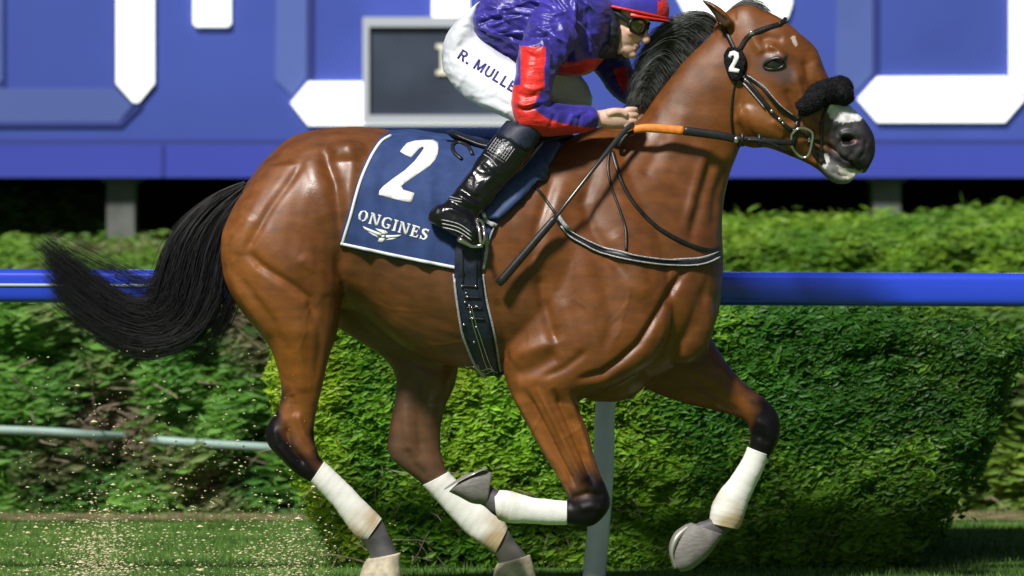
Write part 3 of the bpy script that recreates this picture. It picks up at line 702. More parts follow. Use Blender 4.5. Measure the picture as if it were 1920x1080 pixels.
for a in [([(985,735),(1020,800),(1050,860),(1080,915)],-9,7), ([(1010,730),(1045,800),(1075,865),(1100,915)],9,6), ([(1040,735),(1065,790),(1090,850),(1112,905)],-8,6), ([(1065,740),(1085,800),(1105,860)],6,6),
          ([(965,740),(1000,800),(1040,875)],6,6), ([(1070,775),(1090,820),(1100,870)],-5,5), ([(1070,935),(1100,925),(1135,930)],-5,6), ([(1085,955),(1110,950),(1130,955)],4,8),
          ([(535,800),(545,840),(572,872)],-8,7), ([(515,800),(520,835),(555,880)],6,8), ([(555,770),(570,820),(592,850)],6,7), ([(545,740),(555,780)],-5,7)]:
    st(a[0], a[1]*1.6, a[2], 'n')
for a in [([(1290,700),(1340,740),(1390,780)],-5,8), ([(1340,680),(1390,730),(1430,760)],5,8), ([(1300,730),(1350,760)],4,6), ([(1415,790),(1440,800),(1455,830)],4,9), ([(1420,815),(1440,830)],-4,6), ([(750,700),(760,780),(770,860)],5,12), ([(780,700),(785,780),(790,850)],-4,9), ([(760,840),(775,870),(800,895)],-4,8)]:
    st(a[0], a[1]*1.4, a[2], 'f')
# head relief
for a in [([(1490,130),(1500,170),(1515,215),(1530,245)],5,9), ([(1475,165),(1490,200),(1505,235)],-5,9), ([(1420,160),(1450,185),(1475,210)],4,7), ([(1408,62),(1420,85),(1430,100)],5,10), ([(1440,85),(1458,96),(1472,112)],7,8),
          ([(1425,75),(1440,70),(1470,75)],-5,9), ([(1392,200),(1400,240),(1420,266)],-3,8), ([(1528,110),(1540,150),(1560,200)],4,9), ([(1510,110),(1518,150),(1535,190)],-6,9), ([(1400,110),(1392,160),(1385,210)],-4,7),
          ([(1566,240),(1572,262),(1568,284)],-5,4), ([(1550,244),(1554,268),(1562,292)],-4,4), ([(1600,284),(1590,296),(1572,300)],-4,4), ([(1625,262),(1622,285),(1610,300)],-3,4), ([(1560,322),(1575,330),(1592,332)],-4,4), ([(1445,225),(1470,240),(1500,236)],4,7), ([(1470,250),(1500,255),(1530,262)],-3,8), ([(1550,270),(1580,300),(1612,318)],-11,5), ([(1520,264),(1550,272)],-5,4), ([(1560,235),(1580,228),(1600,235)],4,8), ([(1578,262),(1590,272),(1612,268)],4,5)]:
    st(a[0], a[1]*1.6, a[2])
for c, r, a in [((1590,263), (21,12), -44), ((1578,266), (9,8), -10), ((1452,121), (13,8), -9)]:
    q = (px-np.array(c)); d2 = (q[:, 0]/r[0])**2+(q[:, 1]/r[1])**2
    disp += np.exp(-d2*1.3)*a*0.001*(ny > .25)
# ear opening and fine unevenness
d, t = seg_dist(px, [(1330,14),(1362,38)]); disp += np.where((np.abs(A[:, 1]) > .06) & near, np.exp(-(d/5)**2)*-.008, 0)
nz = np.array([noise.noise(Vector(a)*9.0) for a in A[::1]]); nz2 = np.array([noise.noise(Vector((a[0]*26, a[1]*26, a[2]*14))) for a in A])
body_zone = (px[:, 1] < 760) & (px[:, 0] < 1380)
disp += np.where(body_zone, nz*0.004+nz2*0.0008, nz2*0.0006)
# veins on the belly, shoulder and face
random.seed(3)
def vein(x, y, ang, L, amp):
    pts = [(x, y)]
    for k in range(L):
        ang += random.uniform(-.5, .5); x += math.cos(ang)*14; y += math.sin(ang)*14; pts.append((x, y))
    st(pts, amp*.6, 2.8)
for v in [(880,640,3.3,8,2.2),(960,560,1.2,7,2),(1075,560,.9,8,2),(1150,640,-1,6,2),(1180,540,1.2,6,2),(600,560,1.7,8,2.2),(560,640,1.6,7,2),(1090,770,1.2,7,2.5),(1015,760,1.1,8,2.5),(1480,150,1.0,5,2),(1500,180,1.2,4,2),(700,560,.4,8,1.6),(1230,560,-1.2,8,1.8),(1040,420,1.4,9,1.6)]:
    vein(*v)
A = A+N*disp[:, None]
# coat colours: brown body, black points, grey muzzle, pale snip, some painted light and shade
C = np.tile(np.array([0.160, 0.052, 0.010]), (len(A), 1))
def paint(w, c):
    global C
    w = np.clip(w, 0, 1)[:, None]; C = C*(1-w)+np.array(c)*w
def near_to(pts, r, soft, side=None):
    d, t = seg_dist(px, pts); w = np.clip((r-d)/soft+0.5, 0, 1)
    if side == 'n': w = w*near
    if side == 'f': w = w*(~near)
    return w
mz = np.array([noise.noise(Vector(a)*60) for a in A])
big = np.array([noise.noise(Vector(a)*3.2+Vector((5, 3, 1))) for a in A]); fine = np.array([noise.noise(Vector(a)*22) for a in A])
C = C*(1+0.22*big[:, None])
paint(near_to([(430,470),(480,570),(530,640),(560,760)], 60, 70, 'n')*.75, (0.24, 0.080, 0.013)); paint(near_to([(1010,760),(1100,900)], 50, 50, 'n')*.75, (0.27, 0.093, 0.017)); paint(near_to([(700,420),(860,580)], 90, 90)*.6, (0.110, 0.046, 0.019)); paint(near_to([(1300,300),(1320,520)], 40, 60)*.5, (0.14, 0.050, 0.018)); paint(near_to([(1410,200),(1440,250)], 30, 40)*.6, (0.26, 0.095, 0.018))  # golden lit look of near quarter and foreleg painted in
paint(near_to([(460,345),(560,260),(700,248),(860,262)], 10, 40)*.5, (0.12, 0.045, 0.02))  # shade on top of the croup put into the coat colour
blk = (0.006, 0.005, 0.006)
edge = 10*fine
for pts, r, s, sd in [([(1145,925),(1120,965),(1085,965),(1030,958)], 40, 18, 'n'), ([(1100,900),(1118,920)], 22, 25, 'n'), ([(1000,955),(900,915)], 60, 10, 'n'), ([(493,800),(512,835),(545,878),(600,915)], 33, 16, 'n'), ([(520,740),(505,790)], 14, 14, 'n'),
                      ([(590,815),(600,860)], 10, 12, 'n'), ([(640,950),(700,1000),(740,1070)], 60, 8, 'n'), ([(1455,775),(1438,820),(1425,850)], 40, 16, 'f'), ([(1400,880),(1340,960),(1310,1010)], 60, 8, 'f'), ([(1410,725),(1435,745)], 14, 18, 'f')]:
    d, t = seg_dist(px, pts); w = np.clip((r+edge-d)/(s*1.5)+.5, 0, 1)*(near if sd == 'n' else ~near); paint(w**.8, blk)
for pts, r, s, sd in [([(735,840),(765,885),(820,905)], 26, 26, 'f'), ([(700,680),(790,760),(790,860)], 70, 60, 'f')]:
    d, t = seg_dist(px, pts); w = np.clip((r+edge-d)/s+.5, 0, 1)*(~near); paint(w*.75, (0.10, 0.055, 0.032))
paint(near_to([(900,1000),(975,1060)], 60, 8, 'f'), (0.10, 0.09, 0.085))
for pts, sd in [([(700,1000),(735,1060)], 'n'), ([(935,920),(880,915)], 'n'), ([(1345,985),(1300,1010)], 'f')]:
    d, t = seg_dist(px, pts); paint(np.clip((40-d)/8+.5, 0, 1)*(near if sd == 'n' else ~near), (0.085, 0.08, 0.085))
head = px[:, 0] > 1380
paint(near_to([(1590,235),(1605,290),(1575,330)], 44, 26)*head, (0.060, 0.057, 0.062))
paint(near_to([(1632,240),(1636,300),(1605,300)], 20, 16)*head, (0.022, 0.020, 0.022))
paint(near_to([(1556,318),(1590,338)], 16, 12)*head, (0.22, 0.21, 0.22))
d2 = ((px-np.array((1589,264)))/np.array((31,18)))**2; paint(np.exp(-(d2.sum(1))*1.4)*head*(ny > .2)*1.4, (0.008, 0.006, 0.006))
d2 = ((px-np.array((1606,264)))/np.array((8,5)))**2; paint(np.exp(-(d2.sum(1))*1.6)*head*(ny > .1)*.6, (0.30, 0.12, 0.11))
paint(inpoly(px, [(1548,206),(1560,190),(1592,186),(1622,216),(1612,226),(1580,232),(1560,224)])*1.0, (0.72, 0.70, 0.70))
paint(inpoly(px, [(1543,290),(1551,286),(1556,300),(1548,318),(1541,312)])*(ny > .1)*1.0, (0.70, 0.68, 0.66))
paint(inpoly(px, [(1568,308),(1582,316),(1600,318),(1618,320),(1612,332),(1592,338),(1578,330)])*1.0, (0.62, 0.58, 0.50))
paint(near_to([(1516,272),(1550,286),(1578,306),(1612,320)], 3.5, 5)*(ny > .1), (0.012, 0.010, 0.010))
paint(near_to([(1440,122),(1462,122),(1470,140)], 17, 20)*.75*head, (0.075, 0.06, 0.065))
paint(inpoly(px, [(1482,70),(1490,66),(1497,84),(1491,88)])*.8, (0.6, 0.5, 0.4))
paint(near_to([(1332,14),(1366,44)], 5, 6)*(np.abs(A[:, 1]) > .06), (0.06, 0.035, 0.025))
paint(near_to([(1312,-2),(1322,6)], 6, 6), (0.03, 0.02, 0.02))
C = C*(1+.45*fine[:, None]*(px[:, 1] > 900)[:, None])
C = C*(1+.35*mz[:, None]*((px[:, 0] > 1530) & head)[:, None])
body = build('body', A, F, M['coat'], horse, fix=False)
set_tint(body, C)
BV = bvh_of(A, F)

# eye
for s in (-1, 1):
    p, n = hit(BV, 1451, 121); p.y = abs(p.y)*s
    ld = MB(); an = [2*math.pi*k/14 for k in range(14)]
    lp = []
    for a_ in an:
        q_, n2_ = hit(BV, 1451+19*math.cos(a_), 121-(10+2*math.cos(a_-.6))*math.sin(a_)-3*math.cos(a_), .0015); q_.y = abs(q_.y)*s; lp.append(q_)
    ld.tube(lp+lp[:1], [.0042+.0022*max(0, math.sin(a_)) for a_ in an]+[.0042], n=8, cap=False); mk('eyelid', ld, M['eyelid'], horse)
    e = MB(); e.ell(p+Vector((0, -s*.004*-1 if s > 0 else .006, 0)), (.029, .018, .022)); mk('eye', e, M['eye'], horse)

# hooves
def hoof(poly, Y, hw, sole=None, hm_='hoof'):
    h = MB(); h.loft([(a, b, c, d, w_, Y) for a, b, c, d, w_ in poly], n=24, ex=2.4)
    o = mk('hoof', h, M[hm_], horse)
    if sole:
        q = MB(); q.loft([(a, b, c, d, w_, Y) for a, b, c, d, w_ in sole], n=20, ex=2.6); mk('horseshoe', q, M['shoe'], o)
hoof([(688,1048,751,1036,.036), (680,1062,751,1062,.045), (674,1082,754,1086,.054), (672,1100,756,1104,.056)], -.16, 0, [(671,1100,757,1104,.057), (671,1105,757,1110,.056)], 'hoofpale')
hoof([(932,1057,994,1040,.036), (927,1068,1000,1060,.046), (924,1085,1006,1084,.054), (922,1100,1008,1104,.056)], .15, 0, [(921,1100,1009,1104,.057), (921,1105,1009,1109,.056)], 'hoofpale')
hoof([(922,886,914,946,.036), (906,882,886,944,.048), (888,886,862,932,.052), (872,894,842,922,.046)], -.17, 0, [(915,878,868,892,.05), (905,879,836,914,.055), (890,884,833,918,.05)])
hoof([(1356,1002,1296,980,.036), (1346,1018,1290,982,.044), (1326,1044,1270,996,.052), (1296,1068,1258,1024,.050), (1276,1072,1258,1046,.036)], .14, 0, [(1288,982,1296,990,.03), (1264,1000,1274,1012,.052), (1254,1030,1264,1040,.052), (1262,1066,1272,1064,.034)])

# bandages: (edge, edge) pairs following the cannon with wrap ridges
def bandage(pairs, Y, hw, label=None):
    b = MB(); s = []
    n = len(pairs)
    for i, q in enumerate(pairs): s.append((*q[:4], q[4], Y))
    out = []
    b.loft(s, n=32, steps=14, ex=2.05)
    V = np.array(b.v); q = inv(V)
    ax = [((p[0]+p[2])/2, (p[1]+p[3])/2) for p in pairs]; d, t = seg_dist(q, ax)
    nn = len(V); cen = V.mean(0)
    # spiral overlap steps
    L = sum(math.dist(ax[i], ax[i+1]) for i in range(n-1))
    ang = np.arctan2(V[:, 1]-Y, (q[:, 0]-np.interp(t, np.linspace(0, 1, n), [a[0] for a in ax]))*S()+1e-6)
    ph = (t*L/13.0+ang/(2*math.pi)) % 1.0
    k = 1+0.016*ph+0.045*np.array([noise.noise(Vector(v)*25) for v in V])
    cx = np.interp(t, np.linspace(0, 1, n), [P(*a, Y).x for a in ax]); cz = np.interp(t, np.linspace(0, 1, n), [P(*a, Y).z for a in ax])
    V[:, 0] = cx+(V[:, 0]-cx)*k; V[:, 2] = cz+(V[:, 2]-cz)*k; V[:, 1] = Y+(V[:, 1]-Y)*k
    o = build('leg_bandage', V, b.f, M['bandage_leg'], horse)
    # worn sand stain on the lower (fetlock) end: real dirt
    st_ = np.clip((t-0.5)/0.3, 0, 1)*np.clip(0.7+1.6*np.array([noise.noise(Vector(v)*14+Vector((3, 0, 0))) for v in V]), 0, 1)
    c = np.array([0.78, 0.77, 0.73])[None]*(1-st_[:, None]*.95)+np.array([0.40, 0.30, 0.16])[None]*st_[:, None]*.95
    set_tint(o, c); return o
M['bandage_leg'] = attr_mat('white_leg_bandage', rough=0.85, spec=0.2, var=0.04, vs=30, bump=0.4, bs=170)
bandage([(582,904,608,865,.035), (602,924,628,884,.035), (626,950,655,910,.034), (650,984,684,940,.035), (668,1007,706,962,.039), (685,1016,716,972,.040)], -.16, 0)
bandage([(792,910,841,884,.037), (818,938,860,904,.036), (850,974,890,932,.035), (880,1004,922,956,.037), (908,1026,944,976,.040), (928,1038,952,990,.040)], .15, 0)
bandage([(1063,939,1063,984,.036), (1030,936,1030,984,.035), (995,932,995,982,.035), (962,922,955,980,.039), (940,919,936,975,.042), (927,924,930,966,.038)], -.17, 0)
bandage([(1442,853,1402,838,.036), (1430,884,1388,868,.035), (1412,922,1366,900,.035), (1400,950,1344,928,.039), (1394,974,1332,956,.042), (1384,992,1330,980,.040)], .14, 0)

# tail and mane: locks of fine tapering strands
def strands(name, guides, count, r0, seed, npt=16, m='hair', jit=9, yw=.05, parent=horse, wave=3, tipshort=.25, Y0=0):
    rg = random.Random(seed); V = []; Fc = []
    G = [spl(g, 4) for g in guides]
    def at(g, t):
        x = t*(len(g)-1); i = min(int(x), len(g)-2); f = x-i; return (g[i][0]*(1-f)+g[i+1][0]*f, g[i][1]*(1-f)+g[i+1][1]*f)
    for s in range(count):
        u = rg.random()*(len(G)-1); i = min(int(u), len(G)-2); f = u-i
        L = 1-rg.random()**2*tipshort*2; jx, jy = rg.gauss(0, jit), rg.gauss(0, jit); y = rg.gauss(0, yw*.6); ph = rg.random()*6.28; wv = rg.gauss(0, wave)
        fa = rg.gauss(0, .12); pts = []
        for k in range(npt):
            t = k/(npt-1)*L; ff = f+fa*t
            a = at(G[i], t); b = at(G[i+1], t)
            e = t**.8
            x_ = a[0]*(1-ff)+b[0]*ff+jx*e+wv*math.sin(t*7+ph)*e; y_ = a[1]*(1-ff)+b[1]*ff+jy*e+wv*math.cos(t*6+ph)*e
            pts.append(P(x_, y_, Y0+y*(0.35+.8*math.sin(min(t, 1)*2.6))))
        o = len(V); r = r0*rg.uniform(.6, 1.3)
        for k, p in enumerate(pts):
            tg = (pts[min(k+1, npt-1)]-pts[max(k-1, 0)]).normalized(); a = tg.cross(Vector((0, 1, 0))).normalized(); rr = r*(1-.85*(k/(npt-1))**1.5)
            V += [p+a*rr, p-a*rr*.5+Vector((0, rr*.9, 0)), p-a*rr*.5-Vector((0, rr*.9, 0))]
        for k in range(npt-1):
            for j in range(3):
                j2 = (j+1) % 3; Fc.append((o+k*3+j, o+k*3+j2, o+k*3+3+j2, o+k*3+3+j))
    return build(name, V, Fc, M[m], parent, fix=False)
tg = [[(458,340),(405,366),(352,412),(318,462),(298,520),(284,562),(246,566),(196,540),(136,492),(78,446)],
      [(462,345),(405,385),(360,440),(338,510),(325,570),(285,600),(232,590),(180,560),(130,520),(84,474)],
      [(466,352),(425,400),(392,470),(378,540),(350,604),(300,634),(240,630),(190,606),(140,570),(96,520)],
      [(470,362),(440,420),(425,490),(412,560),(376,620),(325,652),(270,660),(215,642),(160,602),(108,560)]]
tail = strands('tail', tg, 4400, .0011, 11, npt=22, jit=10, yw=.055, wave=8, tipshort=.14)
strands('tail_wisps', [[(450,420),(440,480),(425,560),(400,620),(370,660),(348,684)], [(466,430),(452,500),(438,560),(425,600),(400,640),(360,675)]], 260, .0010, 5, jit=12, yw=.04, parent=tail)
strands('tail_wisps', [[(452,350),(360,440),(320,520),(280,548),(200,500),(140,470),(72,438)], [(460,350),(380,430),(300,520),(220,500),(150,470),(110,450),(76,470)], [(460,350),(380,430),(340,560),(240,600),(170,590),(130,560),(84,510)]], 300, .0009, 6, jit=15, yw=.05, parent=tail)
# mane streaming back from the crest
mg = [[(1352,44),(1330,28),(1302,26),(1272,36),(1246,52),(1222,72)],
      [(1332,66),(1308,46),(1280,46),(1252,58),(1228,78),(1208,98)],
      [(1305,94),(1280,68),(1254,68),(1230,84),(1210,106),(1194,130)],
      [(1280,122),(1256,92),(1234,94),(1214,112),(1198,136),(1188,158)],
      [(1254,150),(1234,120),(1218,122),(1202,140),(1192,160),(1186,180)],
      [(1228,184),(1214,156),(1204,154),(1196,168),(1188,184),(1184,200)],
      [(1212,214),(1204,194),(1196,190),(1190,196),(1184,206),(1178,214)]]
strands('mane', mg, 3800, .0013, 21, npt=12, m='mane', jit=7, yw=.035, wave=4, Y0=.03)
strands('forelock', [[(1372,14),(1400,0),(1428,8),(1450,24)], [(1366,20),(1390,8),(1415,14),(1436,28)]], 160, .0016, 9, npt=8, m='mane', jit=3, yw=.03, wave=1)
# ---------------------------------------------------------------- saddle cloth
def plate(name, polys, bv, off, th, m, parent, step=8, wob=None):
    b = MB()
    for p in polys: slab(b, bv, p, off, th, step, 0, wob)
    return mk(name, b, M[m], parent)
def folds(x, y):
    return max(0, min(1, (835-x)/30))*max(0, min(1, (x-655)/30))*(0.012*abs(math.sin((x*1.0-y*.12)/17.0+math.sin(y/45)))**3*max(0, min(1, (y-300)/80))+.004*math.exp(-((x-806+.1*(y-380))/7)**2)*(y > 300)+.004*math.exp(-((x-700+.12*(y-380))/5)**2))
cloth_poly = [(727,252),(712,262),(696,283),(683,308),(670,340),(660,374),(651,409),(643,436),(636,460),(690,472),(750,486),(800,496),(857,507),(900,515),(905,470),(930,420),(966,388),(1008,342),(1040,298),(1056,270),(1000,266),(900,266),(820,259),(770,250)]
saddle_cloth = thing('saddle_cloth', 'navy racing saddle cloth with white edge and white number 2 on the horse', 'saddle cloth', P(840, 510, -.2))
cb = MB(); slab(cb, BV, cloth_poly, .003, .005, 9, 0, folds)
nv = len(cb.v)
far = [(v[0], -v[1], v[2]) for v in cb.v]; cf = list(cb.f); cb.add(far, [tuple(reversed(f)) for f in cf])
cs = [(727,250),(770,247),(820,255),(900,262),(1000,263),(1056,268)]
sp = [P(x, y-3, 0)+Vector((0, 0, .006)) for x, y in cs]
def spine_sheet(mb, top, px0):
    """cloth over the spine joining both sides"""
    rings = []
    for x, y in top:
        a, n = hit(BV, x, y+9); r = []
        for k in range(9):
            t = k/8*2-1; hy = abs(a.y)
            r.append(Vector((a.x, t*hy, P(x, y, 0).z+.006-(P(x, y, 0).z-a.z)*abs(t)**2.2+.004)))
        rings.append(r)
    vs = [p for r in rings for p in r]+[p-Vector((0, 0, .007)) for r in rings for p in r]
    n = len(rings)*9; fs = []
    for i in range(len(rings)-1):
        for k in range(8):
            q = (i*9+k, i*9+k+1, (i+1)*9+k+1, (i+1)*9+k); fs += [q, tuple(n+j for j in reversed(q))]
    for i in range(len(rings)-1):
        for k in (0, 8): fs.append((i*9+k, (i+1)*9+k, n+(i+1)*9+k, n+i*9+k))
    for i in (0, len(rings)-1):
        for k in range(8): fs.append((i*9+k, i*9+k+1, n+i*9+k+1, n+i*9+k))
    mb.add(vs, fs)
spine_sheet(cb, cs, 0)
cloth = mk('cloth', cb, M['navy'], saddle_cloth)
CBV = bvh_join(cloth, body)
e = MB(); strap(e, CBV, [(733,254),(716,264),(701,284),(688,309),(675,341),(665,375),(656,410),(648,436),(641,460)], .0095, .003, .0008, mirror=True); strap(e, CBV, [(639,457),(690,468),(750,481),(800,491),(855,502)], .0105, .003, .0008, mirror=True); mk('edge_binding', e, M['white'], saddle_cloth, split=True)
def z3(x, y): return (620+x/3.177, 220+y/3.177)
two = [z3(*p) for p in [(413,205),(430,182),(455,155),(500,140),(560,136),(612,135),(640,150),(642,185),(638,220),(625,250),(590,290),(540,325),(480,366),(420,410),(432,432),(500,452),(480,510),(380,488),(285,462),(290,436),(312,412),(380,360),(440,318),(500,262),(536,215),(556,185),(548,174),(528,186),(480,240),(445,225)]]
plate('number', [two], CBV, .0004, .0012, 'white', saddle_cloth, 7)

# serif lettering, drawn stroke by stroke in letter units (0..w, 0..10)
SER = {
 'O': (9, [[(4.5,0),(1,1.6),(0,5),(1,8.4),(4.5,10),(4.5,8.8),(2.9,7.8),(2.4,5),(2.9,2.2),(4.5,1.2)],[(4.5,0),(8,1.6),(9,5),(8,8.4),(4.5,10),(4.5,8.8),(6.1,7.8),(6.6,5),(6.1,2.2),(4.5,1.2)]]),
 'N': (9.5, [[(0,0),(3,0),(3,1),(2.2,1),(2.2,9),(3,9),(3,10),(0,10),(0,9),(.6,9),(.6,1),(0,1)],[(.6,10),(3,10),(8.8,0),(6.6,0)],[(6.4,10),(9.4,10),(9.4,9),(8.8,9),(8.8,0),(7.4,0),(7.4,9),(6.4,9)]]),
 'G': (9, [[(8.4,7.2),(8.4,9.6),(4.6,10),(1.2,8.6),(0,5),(1.2,1.4),(4.6,0),(8.6,.8),(8.6,4.4),(5,4.4),(5,3.5),(6.4,3.4),(6.4,1.4),(4.6,1.1),(2.9,2.4),(2.4,5),(2.9,7.6),(4.8,9),(6.8,8.6),(7.6,7.2)]]),
 'I': (4, [[(0,0),(4,0),(4,1),(3.1,1),(3.1,9),(4,9),(4,10),(0,10),(0,9),(.9,9),(.9,1),(0,1)]]),
 'E': (7.5, [[(0,0),(7.2,0),(7.4,3),(6.6,3),(6,1.2),(3.1,1.2),(3.1,4.5),(5,4.5),(5,3.4),(5.7,3.4),(5.7,6.8),(5,6.8),(5,5.7),(3.1,5.7),(3.1,8.8),(6,8.8),(6.4,7.2),(7.2,7.2),(7,10),(0,10),(0,9),(.9,9),(.9,1),(0,1)]]),
 'S': (7, [[(.3,0),(1,0),(1.4,.7),(3.6,0),(6,.8),(7,2.8),(6.2,5),(3.4,6.4),(2.4,7.4),(3.4,8.8),(5.2,8.4),(5.8,7),(6.5,7),(6.4,10),(5.8,10),(5.4,9.5),(3.4,10),(.8,9),(.2,7.2),(.9,5.4),(3.8,3.9),(4.8,2.7),(3.6,1.2),(1.8,1.6),(1,3.2),(.2,3.2)]]),
 'L': (7.5, [[(0,0),(7,0),(7.3,3),(6.5,3),(5.8,1.2),(3.1,1.2),(3.1,9),(4,9),(4,10),(0,10),(0,9),(.9,9),(.9,1),(0,1)]]),
}
def lettering(name, word, x0, y0, x1, y1, h, font, bv, m, parent, gap=1.6, off=.0004, slant=0.0):
    tot = sum(font[c][0]+gap for c in word)-gap; L = math.dist((x0, y0), (x1, y1)); u = L/tot
    dx, dy = (x1-x0)/L, (y1-y0)/L; b = MB(); x = 0
    for c in word:
        wd, polys = font[c]
        for pl in polys:
            pp = []
            for a, v in pl:
                X = (x+a)*u+slant*v/10*h; Y = v/10*h
                pp.append((x0+dx*X+dy*Y, y0+dy*X-dx*Y))
            slab(b, bv, pp, off, .001, 6)
        x += wd+gap
    return mk(name, b, M[m], parent)
lettering('brand_lettering', 'ONGINES', 669, 413, 800, 452, 22, SER, CBV, 'white', saddle_cloth)
# winged emblem under the lettering
wing = MB()
for pl in [[(680,424),(700,432),(716,438),(714,444),(700,438),(684,430)], [(752,440),(738,441),(724,441),(723,446),(738,446),(750,444)], [(690,434),(706,441),(712,447),(700,442)], [(745,446),(730,447),(722,450),(734,450)], [(704,428),(722,432),(728,436),(724,440),(716,440)], [(712,446),(722,447),(717,456),(708,453)], [(716,441),(722,441),(720,446),(715,446)]]:
    slab(wing, CBV, pl, .0004, .001, 6)
mk('winged_emblem', wing, M['white'], saddle_cloth)

# ---------------------------------------------------------------- saddle
saddle = thing('racing_saddle', 'small black and navy racing saddle strapped over the saddle cloth', 'saddle', P(950, 520, -.2))
sb = MB()
sb.loft([(836,246,838,250,.02,0), (850,244,846,256,.10,0), (880,254,872,270,.13,0), (915,262,905,285,.15,0), (960,258,950,290,.16,0), (1010,250,1005,285,.15,0), (1050,246,1050,270,.12,0), (1075,250,1072,262,.05,0)], n=28)
mk('seat', sb, M['leather'], saddle)
for flip in (1, -1):
    f = MB(); slab(f, CBV, [(1022,272),(1056,272),(1034,308),(1007,341),(990,364),(966,384),(950,400),(935,412),(897,412),(908,392),(930,362),(960,330),(990,300)], .010, .012, 10, 0, lambda x, y: .006*math.exp(-(((x-y*.0)-(1230-y))/40)**2))
    if flip < 0: f.v = [(x, -y, z) for x, y, z in f.v]
    pad = mk('flap', f, M['navypad'], saddle)
    g = MB(); slab(g, CBV, [(985,262),(1026,268),(1000,294),(960,330),(928,362),(906,394),(890,412),(868,398),(886,360),(920,310),(950,275)], .012, .012, 10)
    if flip < 0: g.v = [(x, -y, z) for x, y, z in g.v]
    mk('knee_flap', g, M['leather'], saddle)
    if flip > 0: padn = pad
SBV = bvh_join(cloth, body, padn)
t = MB()
for k, o_ in enumerate((0, 4, 8)): strap(t, SBV, [(1018-o_,268+o_),(978-o_,316),(950-o_,344),(918-o_*.8,372),(902-o_*.6,400),(895,414)], .003, .003, .002)
t1 = mk('stitched_trim', t, M['greytrim'], saddle)
t = MB(); strap(t, SBV, [(866,300),(852,288),(848,274),(860,268),(878,276),(886,292)], .012, .006, .002); mk('rear_loop', t, M['leather'], saddle)
# girth
def quadstrip(a, b, n=1): return [tuple(p) for p in a]+[tuple(p) for p in reversed(b)]
g1 = MB(); slab(g1, CBV, [(856,440),(900,440),(902,480),(902,514),(908,560),(922,620),(932,670),(940,712),(911,707),(893,688),(878,655),(868,620),(858,577),(852,530),(853,480)], .006, .010, 9)
girth = mk('girth', g1, M['girth'], saddle)
GBV = bvh_join(girth, body, cloth)
t = MB()
for pts in ([(851,514),(856,560),(866,620),(878,655),(893,687),(910,705)], [(905,514),(912,560),(926,620),(936,680),(941,712)]): strap(t, GBV, pts, .008, .005, .0015)
mk('girth_binding', t, M['greytrim'], girth)
t = MB()
for pts in ([(868,470),(868,530)], [(893,470),(893,535)]): strap(t, GBV, pts, .005, .003, .001)
for y in (535, 556, 576, 596): strap(t, GBV, [(866+(y-535)*.2,y),(896+(y-535)*.22,y+2)], .003, .004, .001)
mk('girth_strap', t, M['leather'], girth, split=True)
t = MB()
for x, y in ((866,536),(892,536),(874,549),(876,556),(872,566),(880,573),(893,574),(870,608),(893,612),(882,585),(886,596),(889,640)): 
    p, n = hit(GBV, x, y, .004); t.ell(p, (.0045, .004, .0045), n=8)
for pts in ([(880,575),(886,605),(897,640),(908,675),(918,700)], [(884,575),(892,605),(904,640),(916,675),(928,702)], [(872,692),(884,685),(900,694),(918,690),(936,700)], [(895,682),(908,700),(926,692)]): strap(t, GBV, pts, .0025, .003, .001)
mk('girth_buckle', t, M['steel'], girth)
# number cloth strap hanging white from the stirrup
# ---------------------------------------------------------------- breastplate and martingale
bp_ = thing('breastplate', 'black breastplate straps edged in grey round the chest and neck of the horse', 'breastplate', P(1200, 500, -.1))
BB = bvh_join(body, cloth)
t = MB(); strap(t, BB, [(972,318),(990,338),(1010,358),(1030,384),(1046,408)], .010, .005, .001, mirror=True)
strap(t, BB, [(1046,408),(1062,432),(1090,452),(1125,468),(1165,480),(1205,488),(1250,493),(1300,494),(1330,488),(1349,479)], .026, .006, .001, mirror=True)
mk('chest_strap', t, M['leather'], bp_)
CS = bvh_join(body, bp_.children[0])
t = MB(); C0 = [(1052,418),(1066,435),(1092,451),(1127,467),(1167,478),(1206,486),(1250,491),(1300,491),(1328,486),(1349,476)]
strap(t, CS, [(x, y-4) for x, y in C0], .0045, .003, .004, mirror=True); strap(t, CS, [(x-1, y+6) for x, y in C0], .0045, .003, .004, mirror=True)
strap(t, CS, [(1045,403),(1056,420),(1068,431)], .014, .004, .004); mk('grey_edging', t, M['greytrim'], bp_.children[0])
t = MB(); strap(t, BB, [(1150,262),(1142,290),(1140,318),(1146,350),(1155,375),(1166,405),(1173,432),(1174,470)], .009, .004, .001, mirror=True)
strap(t, BB, [(1148,285),(1158,320),(1172,355),(1192,386),(1222,418),(1258,442),(1300,462),(1330,469),(1350,466)], .014, .005, .001, mirror=True)
mk('neck_strap', t, M['leather'], bp_)

# ---------------------------------------------------------------- bridle
bridle = thing('bridle', 'black racing bridle with sheepskin noseband and number 2 badge on the head of the horse', 'bridle', P(1450, 300, -.1))
t = MB(); strap(t, BV, [(1380,100),(1390,88),(1400,72),(1416,61),(1440,52),(1462,46)], .017, .005, .001, mirror=True)
q1, _ = hit(BV, 1460, 47, .003); t.tube([q1, P(1470,41,q1.y*.5)+Vector((0,0,.004)), P(1472,39,0)+Vector((0,0,.006)), P(1470,41,-q1.y*.5)+Vector((0,0,.004)), Vector((q1.x, -q1.y, q1.z))], .0075, n=8); mk('browband', t, M['leather'], bridle)
t = MB(); strap(t, BV, [(1349,42),(1362,62),(1373,84),(1388,115),(1400,148)], .016, .005, .001, mirror=True); mk('headpiece', t, M['leather'], bridle)
t = MB(); strap(t, BV, [(1390,148),(1400,152),(1420,175),(1436,195),(1450,215),(1468,232),(1484,245)], .015, .006, .001, mirror=True)
